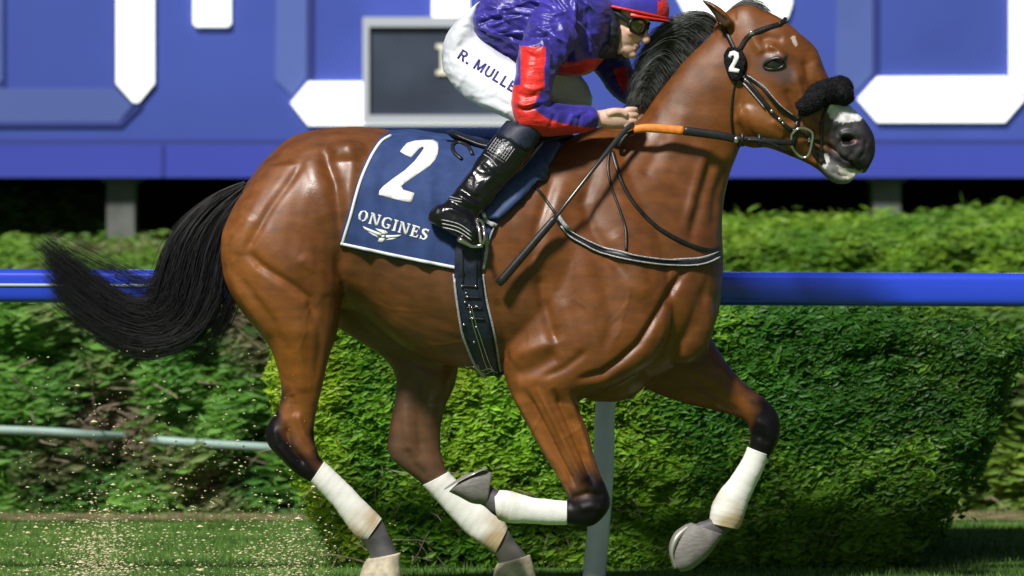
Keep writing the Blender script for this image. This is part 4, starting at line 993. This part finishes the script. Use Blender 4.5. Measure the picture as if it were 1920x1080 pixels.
strap(t, BV, [(1398,140),(1425,160),(1446,182),(1462,200),(1480,214),(1494,226)], .013, .005, .001, mirror=True); mk('cheekpiece', t, M['leather'], bridle, split=True)
t = MB(); strap(t, BV, [(1406,143),(1430,162),(1450,184),(1468,202),(1486,216)], .003, .003, .007); strap(t, BV, [(1396,156),(1416,180),(1434,202)], .003, .003, .007); mk('stitching', t, M['greytrim'], bridle)
t = MB(); strap(t, BV, [(1381,148),(1376,168),(1372,195),(1371,222),(1374,250),(1386,274)], .007, .004, .001, mirror=True); mk('throat_lash', t, M['leather'], bridle)
t = MB()
for x, y, r in ((1410,64,.010),(1394,144,.008),(1400,150,.006),(1447,208,.007),(1460,225,.008),(1466,232,.006)):
    p, n = hit(BV, x, y, .006); t.ell(p, (r, .004, r), n=10)
mk('buckle', t, M['steel'], bridle, split=True)
# number badge
t = MB(); slab(t, BV, [(1362,98),(1370,90),(1384,90),(1393,96),(1400,110),(1401,130),(1394,146),(1382,152),(1372,150),(1364,140),(1358,120),(1358,106)], .010, .010, 6); badge = mk('number_badge', t, M['fleece'], bridle)
BGV = bvh_join(badge, body)
two_b = [(1365,106),(1369,97),(1377,95),(1385,99),(1386,108),(1382,117),(1376,127),(1387,130),(1385,137),(1366,134),(1367,127),(1374,116),(1377,107),(1375,103),(1372,105),(1370,110)]
plate('number', [two_b], BGV, .0006, .0015, 'white', badge, 5)
# sheepskin noseband: a thick fluffy roll over the nose
t = MB()
def yn(x, y, o): p, n = hit(BV, x, y, o); return p
roll = [(1500,206,.030),(1512,188,.042),(1528,175,.050),(1548,166,.052)]
pts = [yn(1500, 205, .010), yn(1516, 192, .018), yn(1534, 180, .020), P(1553, 172, -.045), P(1572, 168, -.015), P(1576, 166, 0.02), P(1566, 170, .055), P(1545, 180, .075), P(1516, 192, .09), P(1500, 205, .09)]
t.tube(pts, [.028, .037, .042, .044, .043, .042, .040, .038, .034, .026], n=24, steps=6)
t.tube([P(1560,172,-.04), P(1580,178,-.035), P(1590,190,-.02)], [.043, .038, .026], n=20)
q = MB(); q.v, q.f, q.m = t.v, t.f, t.m
a_, n_, f_ = remesh(q, .005, 10)
dd = np.array([noise.noise(Vector(v)*60)*.002+noise.noise(Vector(v)*150)*.003 for v in a_]); a_ = a_+n_*dd[:, None]
fl = build('sheepskin_noseband', a_, f_, M['fleece'], bridle, fix=False)
# wool fibres
rg = random.Random(4); V = []; Fc = []
for i in rg.sample(range(len(a_)), min(len(a_), 5200)):
    p = Vector(a_[i]); n = (Vector(n_[i])+Vector((rg.gauss(0, .5), rg.gauss(0, .5), rg.gauss(0, .5)))).normalized(); s = n.orthogonal().normalized()*.0009
    L = rg.uniform(.003, .007); o = len(V); V += [p-s, p+s, p+n*L]; Fc.append((o, o+1, o+2))
build('wool', V, Fc, M['fleece'], fl, fix=False)
t = MB(); strap(t, BV, [(1552,196),(1546,212),(1541,232),(1540,256),(1540,284),(1546,305)], .011, .005, .001, mirror=True)
strap(t, BV, [(1484,244),(1500,246),(1520,258),(1540,262)], .012, .004, .001, mirror=True); strap(t, BV, [(1500,210),(1494,232),(1490,262),(1484,290)], .013, .005, .001, mirror=True)
strap(t, BV, [(1522,245),(1522,270),(1530,292),(1543,305)], .018, .004, .001, mirror=True); mk('noseband', t, M['leather'], bridle)
t = MB()
def bitpt(x, y): p, n = hit(BV, x, y, .012); return p
ring = [(1484,247),(1492,240),(1504,239),(1518,243),(1522,250),(1519,268),(1514,288),(1502,290),(1490,280),(1483,268)]
bps = [bitpt(*c) for c in ring]; ymin = min(p.y for p in bps); bps = [Vector((p.x, (p.y+ymin)/2-.004, p.z)) for p in bps]
t.tube(bps+bps[:2], .0045, n=10, steps=4); t.tube([bitpt(1516,262), P(1510,262,.0)], .008, n=10, smooth=False)
mk('bit_ring', t, M['steel'], bridle)
# ---------------------------------------------------------------- jockey
jockey = thing('person', 'jockey crouched over the neck of the horse in purple and red silks and white breeches', 'person', P(940, 460, -.1))
# the whole body as one surface: head, neck, trunk, arms, hands, legs
jb = MB()
TORSO = [(893,18,872,108,.13,0), (925,-25,925,112,.14,0), (985,-52,985,120,.16,0), (1045,-58,1045,122,.17,0), (1095,-45,1095,118,.17,0), (1130,-22,1118,95,.12,0), (1150,-2,1135,80,.065,0)]
jb.loft(TORSO, n=28)
jb.tube([P(1120,35,0), P(1145,32,0), P(1165,42,0)], [.062, .058, .06], n=20)
# head, facing right and a little down
u = Vector((0.30, 0, 0.954)).normalized(); YAW = math.radians(20); f0 = Vector((0.954, 0, -0.30)).normalized()
fwd = f0*math.cos(YAW)+Vector((0, -1, 0))*math.sin(YAW); SDV = Vector((0, 1, 0))*math.cos(YAW)+f0*math.sin(YAW)
HC = P(1162, 37, -.01)
HR = Matrix(((fwd.x, SDV.x, u.x), (fwd.y, SDV.y, u.y), (fwd.z, SDV.z, u.z)))
def H(f, s, up): return HC+fwd*f+SDV*s+u*up
jb.ell(H(0, 0, .03), (.098, .076, .092), HR, n=28)                       # skull
jb.ell(H(.035, 0, -.025), (.058, .062, .082), HR, n=24)                    # face
jb.ell(H(.052, 0, -.085), (.036, .040, .032), HR)                          # chin and jaw
jb.tube([H(-.02, -.05, -.045), H(.01, -.05, -.075), H(.05, -.025, -.098)], [.018, .018, .018])
jb.tube([H(-.02, .05, -.045), H(.01, .05, -.075), H(.05, .025, -.098)], [.018, .018, .018])
jb.tube([H(.085, 0, .005), H(.103, 0, -.022), H(.112, 0, -.038), H(.098, 0, -.046)], [.009, .011, .0135, .009], n=12)   # nose
for s in (-1, 1):
    jb.ell(H(.092, s*.014, -.041), (.011, .008, .008), HR)                # nostril wings
    jb.ell(H(.060, s*.042, -.028), (.025, .018, .018), HR)                # cheekbones
    jb.ell(H(.082, s*.03, .014), (.014, .024, .008), HR)                   # brows
jb.ell(H(.086, 0, -.066), (.012, .022, .0065), HR); jb.ell(H(.083, 0, -.077), (.011, .018, .0065), HR)   # lips
jb.ell(H(.078, 0, -.100), (.016, .020, .014), HR)
EAR = [H(-.012, -.083, -.028), H(-.020, -.088, -.008), H(-.022, -.09, .008), H(-.012, -.088, .022), H(.002, -.083, .018), H(.004, -.08, .0)]
jb.tube(EAR, [.006, .0075, .0075, .0075, .006, .005], n=10)
jb.ell(H(-.008, -.078, -.002), (.013, .006, .022), HR)
# arms
SH_N = (1050, 30, -.18); AN = [(1055,28,-.17,.055), (1022,90,-.24,.047), (1004,145,-.27,.043), (994,195,-.275,.038), (1000,218,-.27,.038), (1030,222,-.25,.036), (1080,220,-.21,.032), (1118,221,-.18,.026)]
jb.tube([P(a, b, c) for a, b, c, d in AN], [a[3] for a in AN], n=18)
AF = [(1095,40,.15,.055), (1125,90,.22,.046), (1146,135,.24,.040), (1160,160,.23,.036), (1182,180,.17,.030), (1200,196,.10,.024)]
jb.tube([P(a, b, c) for a, b, c, d in AF], [a[3] for a in AF], n=16)
# legs
for s, k in ((-1, 0), (1, 0)):
    LG = [(878,90,.06,.062), (915,135,.11,.055), (950,178,.165,.050), (995,222,.235,.040), (975,254,.265,.040), (942,290,.29,.043), (915,325,.305,.040), (888,362,.32,.034), (866,395,.33,.030), (862,412,.335,.034), (890,432,.335,.022)]
    if s > 0: LG = [(a+sh, b-sh*.35, c, d*.8) for (a, b, c, d), sh in zip(LG, (0, 20, 55, 78, 60, 40, 20, 8, 0, 0, 0))]
    jb.tube([P(a, b, s*c) for a, b, c, d in LG], [a[3] for a in LG], n=20)
# hands: palm, bent fingers closed on the rein, thumb
def hand(W, K, Yoff, side):
    """W wrist point, K knuckle point (px), fist closing downwards; side -1 near"""
    Wp = P(W[0], W[1], W[2]); Kp = P(K[0], K[1], K[2])
    d = (Kp-Wp).normalized(); dn = Vector((d.z, 0, -d.x)).normalized()
    if dn.z > 0: dn = -dn
    y = Vector((0, -1, 0))
    jb.tube([Wp-d*.02, Wp+d*.015, Wp+d*.05, Kp-d*.004], [.025, .029, .036, .034], n=18, flat=.78)
    # four fingers stacked top to bottom (little finger lowest), curling away round the rein, with thumb on top
    for i in range(4):
        h = .029-.0188*i; L = (.92, 1.0, .95, .8)[i]; r = (.0090, .0094, .0090, .0080)[i]
        b0 = Kp-d*.006+dn*(-h)+y*.014
        jb.tube([b0, b0+d*.018*L+y*.003, b0+d*.034*L-y*.006, b0+d*.036*L-y*.026, b0+d*.018*L-y*.036, b0-d*.002-y*.030], [r*1.08, r*1.15, r*1.1, r, r*.95, r*.8], n=12)
    t0 = Wp+d*.030-dn*.014+y*.018
    jb.tube([t0, t0+d*.026-dn*.009+y*.009, t0+d*.048-dn*.007+y*.011, t0+d*.066+dn*.006+y*.010], [.014, .0125, .0115, .009], n=12)
    return Kp+d*.02
HN = hand((1122,222,-.175), (1176,222,-.155), 0, -1)
HF = hand((1196,192,.10), (1206,214,.06), 0, 1)
a_, n_, f_ = remesh(jb, .0035, 5)
q = inv(a_)
tint = np.tile(np.array([0.74, 0.47, 0.36]), (len(a_), 1))
ss = np.array([noise.noise(Vector(v)*30) for v in a_]); tint *= (1+.10*ss[:, None])
def tp(w, c):
    global tint
    w = np.clip(w, 0, 1)[:, None]; tint = tint*(1-w)+np.array(c)*w
dl = np.linalg.norm(a_-np.array(H(.095, 0, -.071)), axis=1); tp(np.clip((.020-dl)/.008, 0, 1)*.75, (.42, .13, .11))
for c_, r_ in ((H(.07, -.045, -.04), .03), (H(.105, 0, -.035), .02)):
    dl = np.linalg.norm(a_-np.array(c_), axis=1); tp(np.clip(1-dl/r_, 0, 1)*.5, (.62, .22, .17))
dl = np.linalg.norm(a_-np.array(H(.06, -.03, -.09)), axis=1); tp(np.clip(1-dl/.05, 0, 1)*.3, (.28, .17, .14))   # stubble
jbody = build('body', a_, f_, M['skin'], jockey, fix=False); set_tint(jbody, tint)
hr = MB(); hr.tube([H(-.03,-.076,.05), H(-.045,-.078,.02), H(-.055,-.07,-.02), H(-.06,-.062,-.045)], [.014, .014, .012, .008]); hr.tube([H(.0,-.078,.045), H(.006,-.077,.02), H(.008,-.074,.0)], [.008, .006, .003], n=8)
a2, n2, f2 = remesh(hr, .003, 1); a2 = a2+n2*np.array([noise.noise(Vector(v)*160)*.003 for v in a2])[:, None]
build('hair', a2, f2, M['hairbrown'] if 'hairbrown' in M else M['hair'], jockey, fix=False)

def wrinkle(a, n, f, amp, lines=(), sc=(18, 34)):
    s1 = np.array([noise.noise(Vector((v[0]*sc[0], v[1]*sc[0]*.6, v[2]*sc[0]*1.0))) for v in a])
    w = 1-np.abs(np.array([noise.noise(Vector((v[0]*sc[1]*.55+s*1.6, v[1]*sc[1]*.5, v[2]*sc[1]))) for v, s in zip(a, s1)]))*3.0
    d = amp*(s1*.8+np.clip(w, -.5, 1)*.55)
    qq = inv(a); ny = np.abs(n[:, 1])**.5
    for pts, am, wd in lines:
        dd, t = seg_dist(qq, pts); d = d+np.exp(-(dd/wd)**2)*am*.001*ny*np.clip(np.minimum(t, 1-t)*5+.2, 0, 1)
    return a+n*d[:, None]
# breeches
bb = MB()
bb.loft([(912,-8,860,38,.14,0), (905,14,838,66,.165,0), (906,46,828,100,.175,0), (915,75,833,138,.16,0)], n=32, ex=2.2)
for s in (-1, 1):
    BL = [(908,50,832,92,.085,s*.07), (915,72,831,128,.095,s*.085), (932,92,846,156,.095,s*.11), (956,110,866,178,.090,s*.14), (985,130,890,193,.082,s*.17), (1012,158,918,208,.072,s*.20), (1028,190,948,221,.062,s*.225), (1034,222,972,236,.054,s*.245), (1020,246,968,252,.050,s*.255)]
    if s > 0: BL = [(a+sh, b-sh*.35, c+sh, d-sh*.35, w_, y) for (a, b, c, d, w_, y), sh in zip(BL, (0, 8, 22, 40, 55, 68, 76, 76, 66))]
    bb.loft(BL, n=28, ex=2.2)
a_, n_, f_ = remesh(bb, .0055, 8)
a_ = wrinkle(a_, n_, f_, .003, [([(858,165),(872,140),(885,118),(905,108)], 4, 4), ([(880,60),(870,75),(862,95)], -4, 7), ([(900,190),(930,200),(955,214)], 4, 4), ([(905,180),(935,188),(960,200)], -4, 4), ([(880,178),(910,182),(945,192)], 3, 4), ([(845,60),(865,52),(885,50)], -3, 4)])
breeches = build('breeches', a_, f_, M['breeches'], jockey, fix=False)
BRV = bvh_join(breeches)
SAN = {
 'R': (7, [[(0,0),(1.9,0),(1.9,10),(0,10)],[(1.9,8.5),(4.4,8.5),(4.9,7.8),(4.9,6.6),(4.4,5.8),(1.9,5.8),(1.9,4.3),(5,4.3),(6.6,5.6),(6.9,7.4),(6.4,9),(5,10),(1.9,10)],[(3,4.4),(5,4.4),(7.2,0),(5,0)]]),
 '.': (2.2, [[(0,0),(2.2,0),(2.2,2.1),(0,2.1)]]),
 ' ': (2, []),
 'M': (9, [[(0,0),(1.8,0),(1.8,10),(0,10)],[(1.8,10),(4.5,3.6),(4.5,.6),(3.8,.6),(1.8,5.5)],[(7.2,10),(4.5,3.6),(4.5,.6),(5.2,.6),(7.2,5.5)],[(7.2,0),(9,0),(9,10),(7.2,10)]]),
 'U': (7.4, [[(0,10),(1.9,10),(1.9,3.2),(2.6,1.8),(4.8,1.8),(5.5,3.2),(5.5,10),(7.4,10),(7.4,2.8),(5.8,.4),(3.7,-.1),(1.6,.4),(0,2.8)]]),
 'L': (6, [[(0,0),(6,0),(6,1.8),(1.9,1.8),(1.9,10),(0,10)]]),
 'E': (6, [[(0,0),(6,0),(6,1.8),(1.9,1.8),(1.9,4.3),(5.2,4.3),(5.2,6),(1.9,6),(1.9,8.2),(6,8.2),(6,10),(0,10)]]),
 'N': (7.5, [[(0,0),(1.8,0),(1.8,10),(0,10)],[(1.8,10),(5.7,3.4),(5.7,0),(1.8,6.6)],[(5.7,0),(7.5,0),(7.5,10),(5.7,10)]]),
}
lettering('name_lettering', 'R. MULLEN', 857, 109, 977, 184, 20, SAN, BRV, 'navyink', breeches, gap=1.9)
# jersey: trunk and both sleeves
js = MB()
js.loft([(884,40,884,60,.10,0), (890,14,898,84,.172,0), (905,-14,930,108,.185,0), (950,-55,968,124,.20,0), (1000,-74,1008,134,.215,0), (1050,-80,1052,140,.22,0), (1092,-68,1092,140,.215,0), (1125,-46,1118,128,.18,0), (1148,-20,1136,104,.12,0), (1162,4,1146,80,.08,0)], n=40, ex=2.2)
SN = [(1052,26,-.15,.098), (1035,62,-.20,.090), (1014,104,-.25,.074), (1003,142,-.275,.066), (997,180,-.285,.062), (996,208,-.285,.060), (1014,222,-.275,.056), (1046,224,-.245,.054), (1084,223,-.215,.048), (1106,222,-.195,.040), (1117,221,-.188,.031)]
js.tube([P(a, b, c) for a, b, c, d in SN], [a[3] for a in SN], n=24)
SF = [(1098,36,.14,.085), (1122,76,.20,.074), (1146,118,.24,.064), (1160,146,.235,.056), (1174,165,.20,.048), (1190,182,.14,.034), (1195,188,.12,.028)]
js.tube([P(a, b, c) for a, b, c, d in SF], [a[3] for a in SF], n=20)
a_, n_, f_ = remesh(js, .0042, 7)
random.seed(12); L = []
for k in range(60):                                                     # wind-blown creases
    x = random.uniform(895, 1120); y = random.uniform(-5, 100); an = random.uniform(-.5, .5)+(1.2 if x > 1040 else .1); ln = random.uniform(18, 44)
    L.append(([(x-ln*math.cos(an), y-ln*math.sin(an)), (x+random.uniform(-5, 5), y+random.uniform(-5, 5)), (x+ln*math.cos(an), y+ln*math.sin(an))], random.choice([-9, -7, -5, 6, 8]), random.uniform(2.4, 5)))
L += [([(972,175),(985,182),(1010,178)], -7, 4), ([(968,190),(985,198),(1012,190)], 7, 4), ([(970,205),(990,205),(1016,196)], -7, 4), ([(975,160),(1000,168),(1020,162)], 5, 4), ([(1030,240),(1045,205),(1075,200)], -6, 5), ([(1060,240),(1075,215),(1100,210)], 6, 5), ([(1085,240),(1090,215),(1108,208)], -5, 4),
      ([(1040,130),(1080,124),(1120,118)], -7, 4), ([(1040,142),(1080,136),(1125,128)], 6, 4), ([(1022,60),(1040,100),(1042,140)], -12, 8), ([(1050,40),(1075,80),(1078,118)], 8, 8), ([(1090,20),(1100,60),(1098,110)], -10, 8)]
a_ = wrinkle(a_, n_, f_, .0050, L, (9, 17))
q = inv(a_)
fc = np.array([a_[list(f)].mean(0) for f in f_]); fq = inv(fc)
wob_ = np.array([noise.noise(Vector(v)*20)*4 for v in fc]); near_arm = fc[:, 1] < -.155; far_arm = fc[:, 1] > .13
red = near_arm & (fq[:, 0] > 976) & (fq[:, 0] < 1022+wob_) & (fq[:, 1] > 87) & (fq[:, 1] < 168)
red |= near_arm & (fq[:, 1] >= 160) & inpoly(fq, [(940,160),(1016,160),(1010,182),(998,196),(1004,206),(1026,222),(1056,232),(1118,241),(1118,275),(940,275)])
red |= (~near_arm) & (fc[:, 1] < .13) & inpoly(fq, [(1030,126),(1060,117),(1100,111),(1142,108),(1142,118),(1120,136),(1090,142),(1040,162),(1020,150)])
red |= far_arm & inpoly(fq, [(1149,128),(1178,124),(1182,150),(1192,176),(1188,192),(1172,176),(1160,160)])
jersey = build('jersey', a_, f_, [M['purple'], M['red']], jockey, midx=red.astype(int), fix=False)
# body protector collar and dark vest edge at the neck
vb = MB(); vb.tube([P(1100,70,-.10), P(1120,88,-.11), P(1138,96,-.08), P(1150,98,-.02)], [.026, .032, .026, .022], n=14); vb.tube([P(1130,10,-.06), P(1142,40,-.085), P(1145,70,-.08), P(1148,92,-.04)], [.025, .03, .03, .026], n=14)
a2, n2, f2 = remesh(vb, .005, 3); build('body_protector', wrinkle(a2, n2, f2, .004), f2, M['darkvest'], jockey, fix=False)
# boots
for s in (-1, 1):
    b = MB()
    sec = [(950,226,1034,240,.068,.250), (930,250,1012,262,.066,.262), (914,272,996,292,.062,.275), (897,297,972,322,.056,.29), (879,322,945,352,.050,.305), (860,348,922,380,.044,.32), (842,372,900,402,.040,.33), (822,392,890,416,.040,.335)]
    if s > 0: sec = [(a+sh, bb_-sh*.35, c+sh, d-sh*.35, w_, y) for (a, bb_, c, d, w_, y), sh in zip(sec, (72, 62, 50, 36, 22, 12, 5, 0))]
    b.loft([(a, bb_, c, d, w_, s*y) for a, bb_, c, d, w_, y in sec], n=26)
    b.loft([(806,398,803,412,.018,s*.335), (822,384,818,424,.032,s*.338), (850,384,842,437,.038,s*.34), (878,400,868,450,.038,s*.345), (896,420,884,458,.034,s*.35), (906,438,898,456,.016,s*.352)], n=22, ex=2.4)
    a2, n2, f2 = remesh(b, .004, 5)
    L = [([(900,300),(925,330),(905,350)], 4, 5), ([(862,352),(885,368),(905,372)], -7, 5), ([(855,364),(878,378),(896,386)], 7, 4), ([(845,376),(868,388),(888,396)], -7, 4), ([(840,390),(862,400),(884,408)], 6, 4), ([(905,290),(890,320),(868,345)], 5, 6)]
    a2 = wrinkle(a2, n2, f2, .003, L, (16, 30))
    boot = build('boot', a2, f2, M['patent'], jockey, fix=False)
    if s < 0:
        BTV = bvh_join(boot)
        t = MB(); slab(t, BTV, [(932,252),(952,230),(1030,242),(1020,266),(1002,290),(988,284),(962,268)], .001, .003, 8); mk('knee_cuff', t, M['girth'], boot)
        t = MB()
        for i in range(9): strap(t, BTV, [(931+i*4.2,258+i*2.6),(914+i*4.2,282+i*2.6)], .0018, .0015, .0005)
        for i in range(6): strap(t, BTV, [(930-i*3.3,262+i*4.6),(962-i*3.3,282+i*4.6)], .0012, .0013, .0005)
        strap(t, BTV, [(908,290),(918,296),(932,312)], .003, .002, .0005); mk('stitched_panel', t, M['greytrim'], boot)
        t = MB(); 
        for d_ in (0, 5): strap(t, BTV, [(838,368+d_),(852,371+d_),(866,374+d_)], .003, .002, .0006)
        for d_ in (0, 7, 14): strap(t, BTV, [(828+d_*.2,432-20+d_),(860,428-8+d_),(884,440-4+d_)], .003, .002, .0006)
        mk('crease_piping', t, M['greytrim'], boot, split=True)
# stirrup iron and leather belong to the saddle
for s in (-1, 1):
    t = MB(); Y = s*.352
    t.tube([P(893,412,Y), P(900,414,Y-.012*s), P(906,424,Y-.02*s), P(908,440,Y), P(905,458,Y)], [.006]*5, n=10)
    t.tube([P(893,412,Y), P(898,430,Y+.03*s), P(902,458,Y+.04*s)], [.005]*3, n=10)
    t.tube([P(860,448,Y+.02*s), P(884,460,Y), P(905,459,Y)], [.009]*3, n=10, flat=1.6)
    iron = mk('stirrup', t, M['steel'], saddle)
    t = MB()
    if s < 0:
        strap(t, SBV, [(905,400),(915,418),(926,424)], .012, .004, .012)
        strap(t, SBV, [(898,414),(914,416),(932,424)], .012, .004, .006)
        strap(t, SBV, [(900,418),(910,440),(912,470),(905,505)], .012, .004, .006); strap(t, SBV, [(926,424),(916,450),(908,478)], .005, .004, .006)
        mk('stirrup_leather', t, M['greytrim'], iron)
# helmet with silk cover, peak, strap and goggles
uh = Vector((0.17, 0, 0.985)).normalized(); fh0 = Vector((uh.z, 0, -uh.x)); fwh = fh0*math.cos(YAW*.6)+Vector((0, -1, 0))*math.sin(YAW*.6); SDH = Vector((0, 1, 0))*math.cos(YAW*.6)+fh0*math.sin(YAW*.6)
def HH(f, s, up): return HC+fwh*f+SDH*s+uh*up
hm = MB(); rings = []
for i in range(0, 19):
    th = i/18*math.radians(97); r = []
    for k in range(40):
        a = 2*math.pi*k/40; f = math.cos(a)*math.sin(th)*(.122 if math.cos(a) < 0 else .152)+.004; s_ = math.sin(a)*math.sin(th)*.098; up = math.cos(th)*.112+.048
        if math.cos(a) > 0: f += .006*math.sin(th)
        r.append(HH(f, s_, up-.006*math.cos(a)*math.sin(th)))
    rings.append(r)
inner = [[HC+(p-HC)*.94 for p in r] for r in reversed(rings)]
hm.rings(rings+inner, cap=True)
hm.m = [1 if (sum((Vector(hm.v[i])-HC).dot(fwh) for i in f_)/len(f_) > .132) else 0 for f_ in hm.f]
helmet = mk('helmet', hm, [M['capsilk'], M['red']], jockey)
hv = MB(); rr = []
for k in range(40):
    a = 2*math.pi*k/40; p = HH(math.cos(a)*(.124 if math.cos(a) < 0 else .153)+.006, math.sin(a)*.100, .036-.006*math.cos(a)); rr.append(p)
hv.tube(rr+rr[:1], .005, n=8, smooth=False, cap=False); mk('rim_band', hv, M['red'], helmet)
pk = MB(); top = []; bot = []
for j in range(6):
    for k in range(17):
        a = math.radians(-72+144*k/16); e = j/5
        ff = math.cos(a)*(.140+.026*e*math.cos(a)**.5)+.006; sd_ = math.sin(a)*(.098+.004*e)
        p = HH(ff, sd_, .030-.006*e-.006*e*math.sin(a)**2); top.append(p); bot.append(p-uh*.005)
n = len(top); fs = []
for j in range(5):
    for k in range(16):
        q4 = (j*17+k, j*17+k+1, (j+1)*17+k+1, (j+1)*17+k); fs += [q4, tuple(n+i for i in reversed(q4))]
for k in range(16): fs += [(80+5+k, 80+5+k+1, n+80+5+k+1, n+80+5+k), (k, k+1, n+k+1, n+k)]
for j in range(5): fs += [(j*17, (j+1)*17, n+(j+1)*17, n+j*17), (j*17+16, (j+1)*17+16, n+(j+1)*17+16, n+j*17+16)]
pk.add(top+bot, fs); mk('peak', pk, M['red'], helmet)
t = MB(); t.tube([H(.02, -.083, .045), H(.018, -.080, .0), H(.022, -.070, -.05), H(.04, -.045, -.096), H(.055, 0, -.118), H(.04, .045, -.096), H(.02, .083, .045)], .0055, n=8, flat=1.0)
t.tube([H(-.03, -.084, .045), H(-.018, -.088, -.03), H(.012, -.075, -.056)], .004, n=8)
mk('chin_strap', t, M['leather'], helmet)
# goggles
t = MB()
def gog(sg, z): 
    return [H(.088+.012*math.cos(a)*0-.030*abs(z_)**2/.0025*0+(.012-.16*abs(y_)), sg*y_, .0+zz) for a, y_, zz, z_ in []]
def face_pt(y_, zz, e=0): return H(.099-7.5*y_*y_+e, y_, zz-.008)
for sg in (-1, 1):
    ring = [face_pt(sg*y_, zz) for y_, zz in [(.008,.004),(.012,.020),(.030,.026),(.055,.024),(.070,.010),(.066,-.010),(.045,-.020),(.022,-.018),(.010,-.006)]]
    t.tube(ring+ring[:2], .0052, n=8)
t.tube([face_pt(-.010, .008, .003), face_pt(.010, .008, .003)], .005, n=8, smooth=False)
for sg in (-1, 1): t.tube([face_pt(sg*.070, .006), H(.02, sg*.086, .014), H(-.05, sg*.088, .03)], [.008, .009, .009], n=8, flat=.5)
gg = mk('goggles', t, M['leather'], jockey)
t = MB()
for sg in (-1, 1):
    c = face_pt(sg*.038, .004, .002); ring = [face_pt(sg*y_, zz) for y_, zz in [(.008,.004),(.012,.020),(.030,.026),(.055,.024),(.070,.010),(.066,-.010),(.045,-.020),(.022,-.018),(.010,-.006)]]
    k = len(t.v); t.add([c]+ring, [(0, i+1, (i+1) % 9+1) for i in range(9)])
mk('lens', t, M['lens'], gg, smooth=True)

# ---------------------------------------------------------------- reins and whip
reins = thing('reins', 'orange and black reins running from the hand of the jockey to the bit', 'reins', P(1330, 260, -.12))
t = MB(); G0 = P(1188, 243, -.165); t.tube([G0, P(1212,240,-.165), P(1245,242,-.16), P(1281,245,-.155)], [.013, .0145, .015, .0155], n=14, flat=.7); grip = mk('rubber_grip', t, M['orange'], reins)
t = MB(); t.tube([P(1281,245,-.155), P(1320,250,-.15), P(1360,256,-.145), P(1378,261,-.14)], [.015, .0145, .014, .012], n=12, flat=.6); t.tube([P(1376,260,-.14), P(1420,262,-.135), P(1450,266,-.13), P(1486,268,-.11)], [.008, .010, .010, .010], n=12, flat=.6)
for x, y in ((1392,260),(1424,262)): t.tube([P(x, y-11, -.14), P(x, y+12, -.14)], .007, n=10, smooth=False)
t.tube([P(1400,262,-.142), P(1436,266,-.14), P(1478,284,-.12)], [.006, .006, .005], n=8)
t.tube([P(1376,270,.12), P(1300,262,.13), P(1215,235,.07)], [.010, .012, .010], n=10, flat=.6); t.tube([P(1490,268,.09), P(1430,268,.12), P(1376,270,.12)], [.009, .009, .010], n=10, flat=.6)
t.tube([P(1190,246,-.15), P(1172,256,-.15), P(1160,275,-.15), P(1166,262,-.10), P(1185,252,.02), P(1205,240,.06)], [.007]*6, n=8)
mk('strap', t, M['leather'], reins, split=True)
t = MB(); p = P(1380, 262, -.14); t.ell(p, (.010, .010, .013), n=12); mk('rein_stop', t, M['steel'], reins)
whip = thing('whip', 'black padded riding whip held by the jockey, pointing down and back across the shoulder', 'whip', P(1050, 540, -.3))
t = MB(); t.tube([P(1186,232,-.17), P(1165,252,-.20), P(1120,308,-.27), P(1068,374,-.315), P(1040,410,-.325)], [.0095, .009, .0072, .0062, .0062], n=12); mk('shaft', t, M['patent2'], whip)
t = MB(); t.tube([P(1044,404,-.325), P(1036,414,-.325), P(990,468,-.33), P(942,524,-.335), P(934,533,-.335)], [.007, .0125, .0135, .0145, .0125], n=12, smooth=False, flat=.7); mk('padded_end', t, M['leather'], whip)
